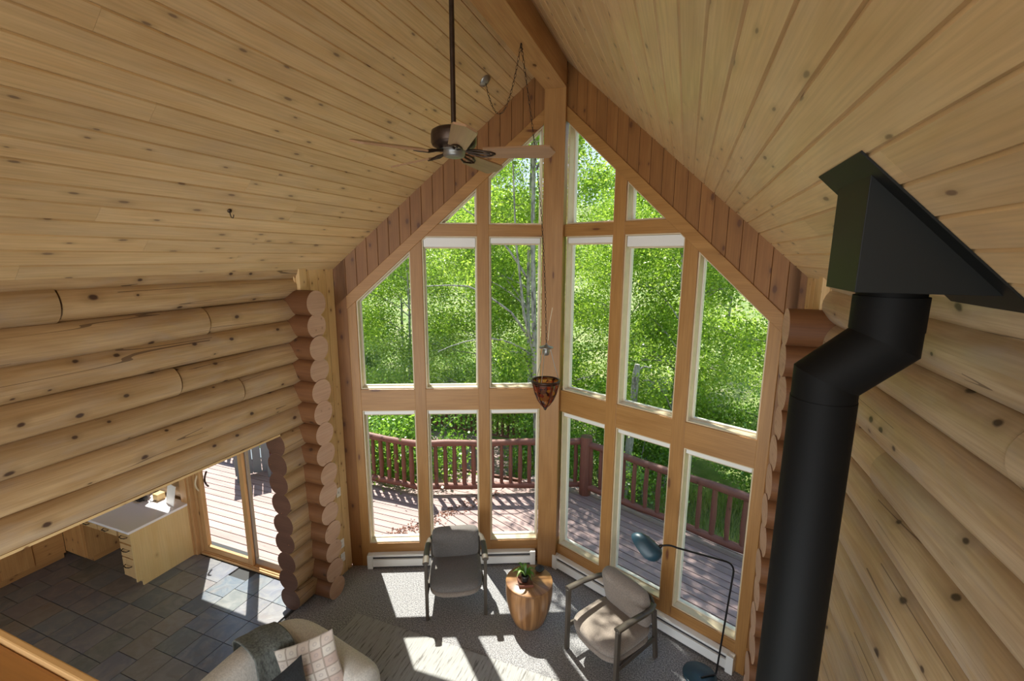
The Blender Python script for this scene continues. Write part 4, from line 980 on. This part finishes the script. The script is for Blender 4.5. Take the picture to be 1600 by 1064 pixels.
# patio chair on the kitchen deck
pc = thing('patio_chair', 'blue-grey outdoor chair on the deck behind the kitchen sliding door', 'outdoor chair', (-6.0, 5.85, DZ), math.radians(51))
M['slateblue'] = plain('blue_grey_plastic', (.16, .20, .24), .55)
m_ = MB(); m_.box((0, 0, .40), (.52, .50, .035)); m_.build('seat', M['slateblue'], pc, bevel=.01)
for xx in (-.225, -.08, .065, .21): m_ = MB(); m_.beam((xx, -.20, .12), (xx, -.38, .98), .135, .02, (0, -1, 0)); m_.build('back_slat', M['slateblue'], pc, bevel=.005)
for sx_ in (-1, 1):
    for sy_ in (-1, 1): m_ = MB(); m_.beam((sx_ * .25, sy_ * .23, 0), (sx_ * .24, sy_ * .21, .56), .045, .045, (0, 1, 0)); m_.build('leg', M['slateblue'], pc)
    m_ = MB(); m_.box((sx_ * .26, -.02, .57), (.08, .56, .025)); m_.build('armrest', M['slateblue'], pc, bevel=.005)

# ------------------------------------------------------------------ trees
LQ = np.array([[-.5, 0, 0], [0, -.36, .06], [.55, 0, -.03], [0, .36, .06]])
def leafmesh(name, centers, size, seed, mat, squash=1.0):
    r = np.random.default_rng(seed); n = len(centers)
    ax = r.normal(size=(n, 3)); ax[:, 2] += .8; ax /= np.linalg.norm(ax, axis=1)[:, None]
    t = r.normal(size=(n, 3)); t -= (t * ax).sum(1)[:, None] * ax; t /= np.linalg.norm(t, axis=1)[:, None]; bt = np.cross(ax, t)
    s = size * r.uniform(.7, 1.25, n)[:, None, None]
    V = centers[:, None, :] + s * (LQ[None, :, 0:1] * t[:, None, :] + LQ[None, :, 1:2] * bt[:, None, :] + LQ[None, :, 2:3] * ax[:, None, :])
    me = bpy.data.meshes.new(name); me.vertices.add(4 * n); me.vertices.foreach_set('co', V.reshape(-1).astype(np.float32))
    me.loops.add(4 * n); me.loops.foreach_set('vertex_index', np.arange(4 * n, dtype=np.int32)); me.polygons.add(n)
    me.polygons.foreach_set('loop_start', np.arange(0, 4 * n, 4, dtype=np.int32)); me.polygons.foreach_set('loop_total', np.full(n, 4, dtype=np.int32))
    at = me.attributes.new('rnd', 'FLOAT', 'FACE'); at.data.foreach_set('value', r.random(n).astype(np.float32)); me.materials.append(mat); me.update(); me.validate(); return me
def make_tree(name, seed, H=9.0, crown=(2.0, 1.5, 9.0), nl=22000, tr=.075, leaf='leaf', size=.075, nb=26, lean=.3):
    """returns (trunk mesh, branch mesh, foliage mesh)"""
    rg = random.Random(seed); r = np.random.default_rng(seed)
    la, lb = rg.uniform(-lean, lean), rg.uniform(-lean, lean); n = 12
    def ax(t): return Vector((la * t * t + .08 * math.sin(t * 5 + seed), lb * t * t + .08 * math.cos(t * 4 + seed), t * H))
    m_ = MB(); m_.tube([ax(i / n) for i in range(n + 1)], [tr * (1 - .85 * i / n) + .004 for i in range(n + 1)], 12); trunk = m_.mesh(name + '_trunk', [M['bark']])
    m_ = MB(); tips = []
    cr, z0, z1 = crown
    for k in range(nb):
        zt = rg.uniform(z0, z1 * .97) / H; p = ax(zt); a = rg.uniform(0, 6.28); prof = math.sin(PI * min(1, max(.08, ((zt * H - z0) / (z1 - z0)) * .8 + .2))) ** .6
        ln = cr * prof * rg.uniform(.6, 1.1); up = rg.uniform(.05, .7) * ln
        pts = arcpts(p, p + Vector((math.cos(a) * ln * .5, math.sin(a) * ln * .5, up * .9)), p + Vector((math.cos(a) * ln, math.sin(a) * ln, up)), 6)
        r0 = tr * (1 - .85 * zt) * .5; m_.tube(pts, [r0 * (1 - .8 * i / 6) + .003 for i in range(7)], 6)
        tips += [pts[2], pts[3], pts[4], pts[5], pts[6]]
        for q in range(3):
            i = rg.choice((2, 3, 4)); s_ = pts[i]; a2 = a + rg.uniform(-1.2, 1.2); l2 = ln * rg.uniform(.25, .5); e = s_ + Vector((math.cos(a2) * l2, math.sin(a2) * l2, rg.uniform(-.1, .5) * l2))
            m_.tube([s_, (s_ + e) / 2 + Vector((0, 0, .03)), e], [r0 * .4 + .002, r0 * .3 + .002, .003], 5); tips += [(s_ + e) / 2, e, e]
    branches = m_.mesh(name + '_branches', [M['bark']])
    T = np.array([tuple(t) for t in tips]); idx = r.integers(0, len(T), nl); C = T[idx] + r.normal(size=(nl, 3)) * np.array([.24, .24, .26]) * (cr / 1.8)
    # clumps
    fol = leafmesh(name + '_foliage', C, size, seed, M[leaf]); return trunk, branches, fol
def place(meshes, kind, label, loc, rz, sc_, group):
    t_ = thing(kind, label, 'tree' if 'tree' in kind else 'shrub', loc, rz, group); t_.scale = (sc_, sc_, sc_)
    for nm, me in zip(('trunk', 'branches', 'foliage'), meshes):
        if me: o = bpy.data.objects.new(nm, me); COL.objects.link(o); o.parent = t_
    return t_
TA_ = make_tree('aspen_a', 21, 9.5, (2.0, 1.2, 9.4), 24000, .075)
TB_ = make_tree('aspen_b', 33, 9.0, (1.9, .8, 8.9), 24000, .06)
TC_ = make_tree('aspen_c', 47, 8.0, (2.1, .5, 7.9), 26000, .055)
TS_ = make_tree('shrub_a', 55, 2.6, (1.3, .2, 2.5), 9000, .02, 'leafdark', .07, 22, .1)
G = 'aspens beyond the deck'
TREES = [  # mesh, x, y, scale, label
 (TA_, -1.75, 9.9, .93, 'pale-trunked aspen directly left of the centre post'),
 (TC_, -3.6, 11.2, .85, 'bushy aspen filling the middle of the left windows'),
 (TB_, -5.6, 10.6, .80, 'aspen behind the second bay of the left windows'),
 (TC_, -8.0, 10.0, .85, 'leafy aspen at the outer left window'),
 (TA_, -10.6, 11.6, .8, 'aspen farthest left behind the deck'),
 (TB_, 1.35, 10.3, .88, 'slim grey-trunked aspen behind the second bay of the right windows'),
 (TC_, .1, 11.8, .85, 'leafy aspen just right of the centre post'),
 (TC_, 3.5, 11.0, .84, 'bushy aspen at the outer right window'),
 (TA_, 5.8, 12.0, .74, 'aspen farthest right behind the deck'),
 (TA_, -4.9, 14.2, .95, 'dark-trunked tall aspen behind the lower landing'),
 (TB_, -2.2, 15.0, 1.0, 'tall aspen of the back row left of the post'),
 (TC_, -8.4, 14.6, 1.05, 'tall aspen of the back row at the far left'),
 (TB_, 1.9, 15.2, .86, 'back row aspen seen between the right windows'),
 (TC_, 5.0, 15.6, .85, 'back row aspen on the far right hillside'),
 (TA_, -12.5, 16.0, 1.1, 'large aspen at the extreme left of the back row'),
 (TB_, -6.2, 18.5, 1.15, 'hillside aspen high behind the left windows'),
 (TC_, -1.0, 19.5, 1.1, 'hillside aspen behind the centre post'),
 (TA_, 3.2, 20.0, .95, 'hillside aspen behind the right windows'),
]
for k, (me, x, y, s_, lab) in enumerate(TREES):
    place(me, 'aspen_tree', lab, (x, y, terr(x, y) - .05), k * 1.7, s_, G)
# tall tree whose crown shades the right half of the deck
TD_ = make_tree('aspen_d', 71, 10.5, (2.3, 6.8, 10.2), 17000, .07, 'leaf', .085, 34, .1)
place(TD_, 'aspen_tree', 'tall slim aspen close to the deck with a high crown, left of the post', (-1.2, 8.4, -1.3), .4, 1.0, G)
td = [o for o in COL.objects if o.get('label', '').startswith('tall slim aspen close')][0]
for pts, r0 in (([(0, 0, 3.2), (-.25, -.1, 4.2), (-.42, -.2, 5.6), (-.5, -.2, 7.4)], .035), ([(-.02, 0, 3.5), (-.5, -.1, 4.25), (-1.3, -.2, 4.75), (-2.4, -.2, 4.7)], .028), ([(-.2, -.1, 4.9), (-.7, -.2, 5.6), (-1.3, -.3, 6.1), (-2.0, -.3, 6.5)], .022), ([(0, 0, 3.3), (-.5, -.1, 3.65), (-1.1, -.2, 3.75), (-1.9, -.2, 3.5)], .022)):
    m_ = MB(); P_ = []
    for a, b, c in zip([pts[0]] + pts[:-1], pts, pts[1:] + [pts[-1]]): P_.append(Vector(b))
    Q_ = []
    for i in range(len(P_) - 1): Q_ += [P_[i].lerp(P_[i + 1], t) + Vector((0, 0, .04 * math.sin(PI * t))) for t in (0, .33, .66)]
    Q_.append(P_[-1]); m_.tube(Q_, [r0 * (1 - .8 * i / len(Q_)) for i in range(len(Q_))], 8); m_.build('bough', M['bark'], td)
# broken snag
sg = thing('tree_snag', 'broken pale tree stump standing behind the right middle window', 'tree trunk', (.62, 9.1, terr(.62, 9.1)))
m_ = MB(); m_.tube([(-.1, 0, 0), (0, 0, 1.6), (.05, 0, 3.05), (.07, 0, 3.25)], [.085, .08, .07, .05], 12); m_.build('trunk', M['bark'], sg)
m_ = MB(); m_.tube([(.05, 0, 3.1), (.2, 0, 3.22), (.34, 0, 3.2)], [.025, .018, .01], 8); m_.build('branch', M['bark'], sg)
rg = random.Random(12)
SH = [(-9.4, 8.6, 'low shrub farthest left, beyond the kitchen deck railing'), (-7.4, 8.4, 'low shrub behind the chair end of the kitchen deck'), (-8.6, 12.5, 'shrub at the foot of the far left back-row aspens'),
 (-1.1, 9.0, 'shrub at the foot of the aspen nearest the centre post'), (.9, 9.4, 'shrub in front of the broken pale stump'), (-5.6, 8.0, 'leafy shrub behind the railing at the outer left window, left one of two'),
 (-4.6, 7.6, 'leafy shrub behind the railing at the outer left window, right one of two'), (3.6, 10.2, 'shrub beyond the dry grass at the outer right window'), (-3.4, 7.45, 'leafy shrub just behind the kink of the left deck railing'),
 (-.2, 10.4, 'shrub directly behind the thick corner post of the railing'), (-1.6, 12.8, 'shrub in the back row left of the centre post'), (-3.2, 13.4, 'shrub behind the dark landing railing'), (-6.9, 12.9, 'shrub in the shade behind the left lower landing'),
 (1.9, 11.9, 'shrub between the slim grey-trunked aspen and the hillside'), (4.6, 12.8, 'shrub on the slope behind the right-hand bushy aspen'), (-10.5, 9.5, 'shrub at the extreme left edge of the clearing'), (6.2, 10.2, 'shrub at the extreme right edge of the clearing'), (-5.0, 12.3, 'shrub at the foot of the tall dark-trunked aspen')]
for k, (x, y, lab) in enumerate(SH):
    place(TS_, 'green_shrub', lab, (x, y, terr(x, y) - .05), k * 2.3, rg.uniform(.75, 1.05), 'shrubs beyond the deck')
# tall grass at the right edge of the deck
r = np.random.default_rng(5); n = 9000; gx = r.uniform(1.2, 6.5, n); gy = r.uniform(6.9, 10.5, n); m_ = MB()
V = np.zeros((n, 3, 3)); a = r.uniform(0, 6.28, n); hgt = r.uniform(.15, .5, n); gz = np.array([terr(x, y) for x, y in zip(gx, gy)])
V[:, 0] = np.c_[gx - .008 * np.cos(a), gy - .008 * np.sin(a), gz]; V[:, 1] = np.c_[gx + .008 * np.cos(a), gy + .008 * np.sin(a), gz]; V[:, 2] = np.c_[gx + r.normal(0, .09, n), gy + r.normal(0, .09, n), gz + hgt]
me = bpy.data.meshes.new('grass'); me.from_pydata([tuple(v) for v in V.reshape(-1, 3)], [], [(3 * i, 3 * i + 1, 3 * i + 2) for i in range(n)])
at = me.attributes.new('rnd', 'FLOAT', 'FACE'); at.data.foreach_set('value', r.random(n).astype(np.float32))
M['grass'] = leafmat('dry_grass', [(.20, .30, .06), (.38, .40, .14), (.55, .50, .26)]); me.materials.append(M['grass'])
o = bpy.data.objects.new('meadow_grass', me); COL.objects.link(o); tag(o, 'tall dry grass below the right edge of the deck', 'grass', kind='stuff')
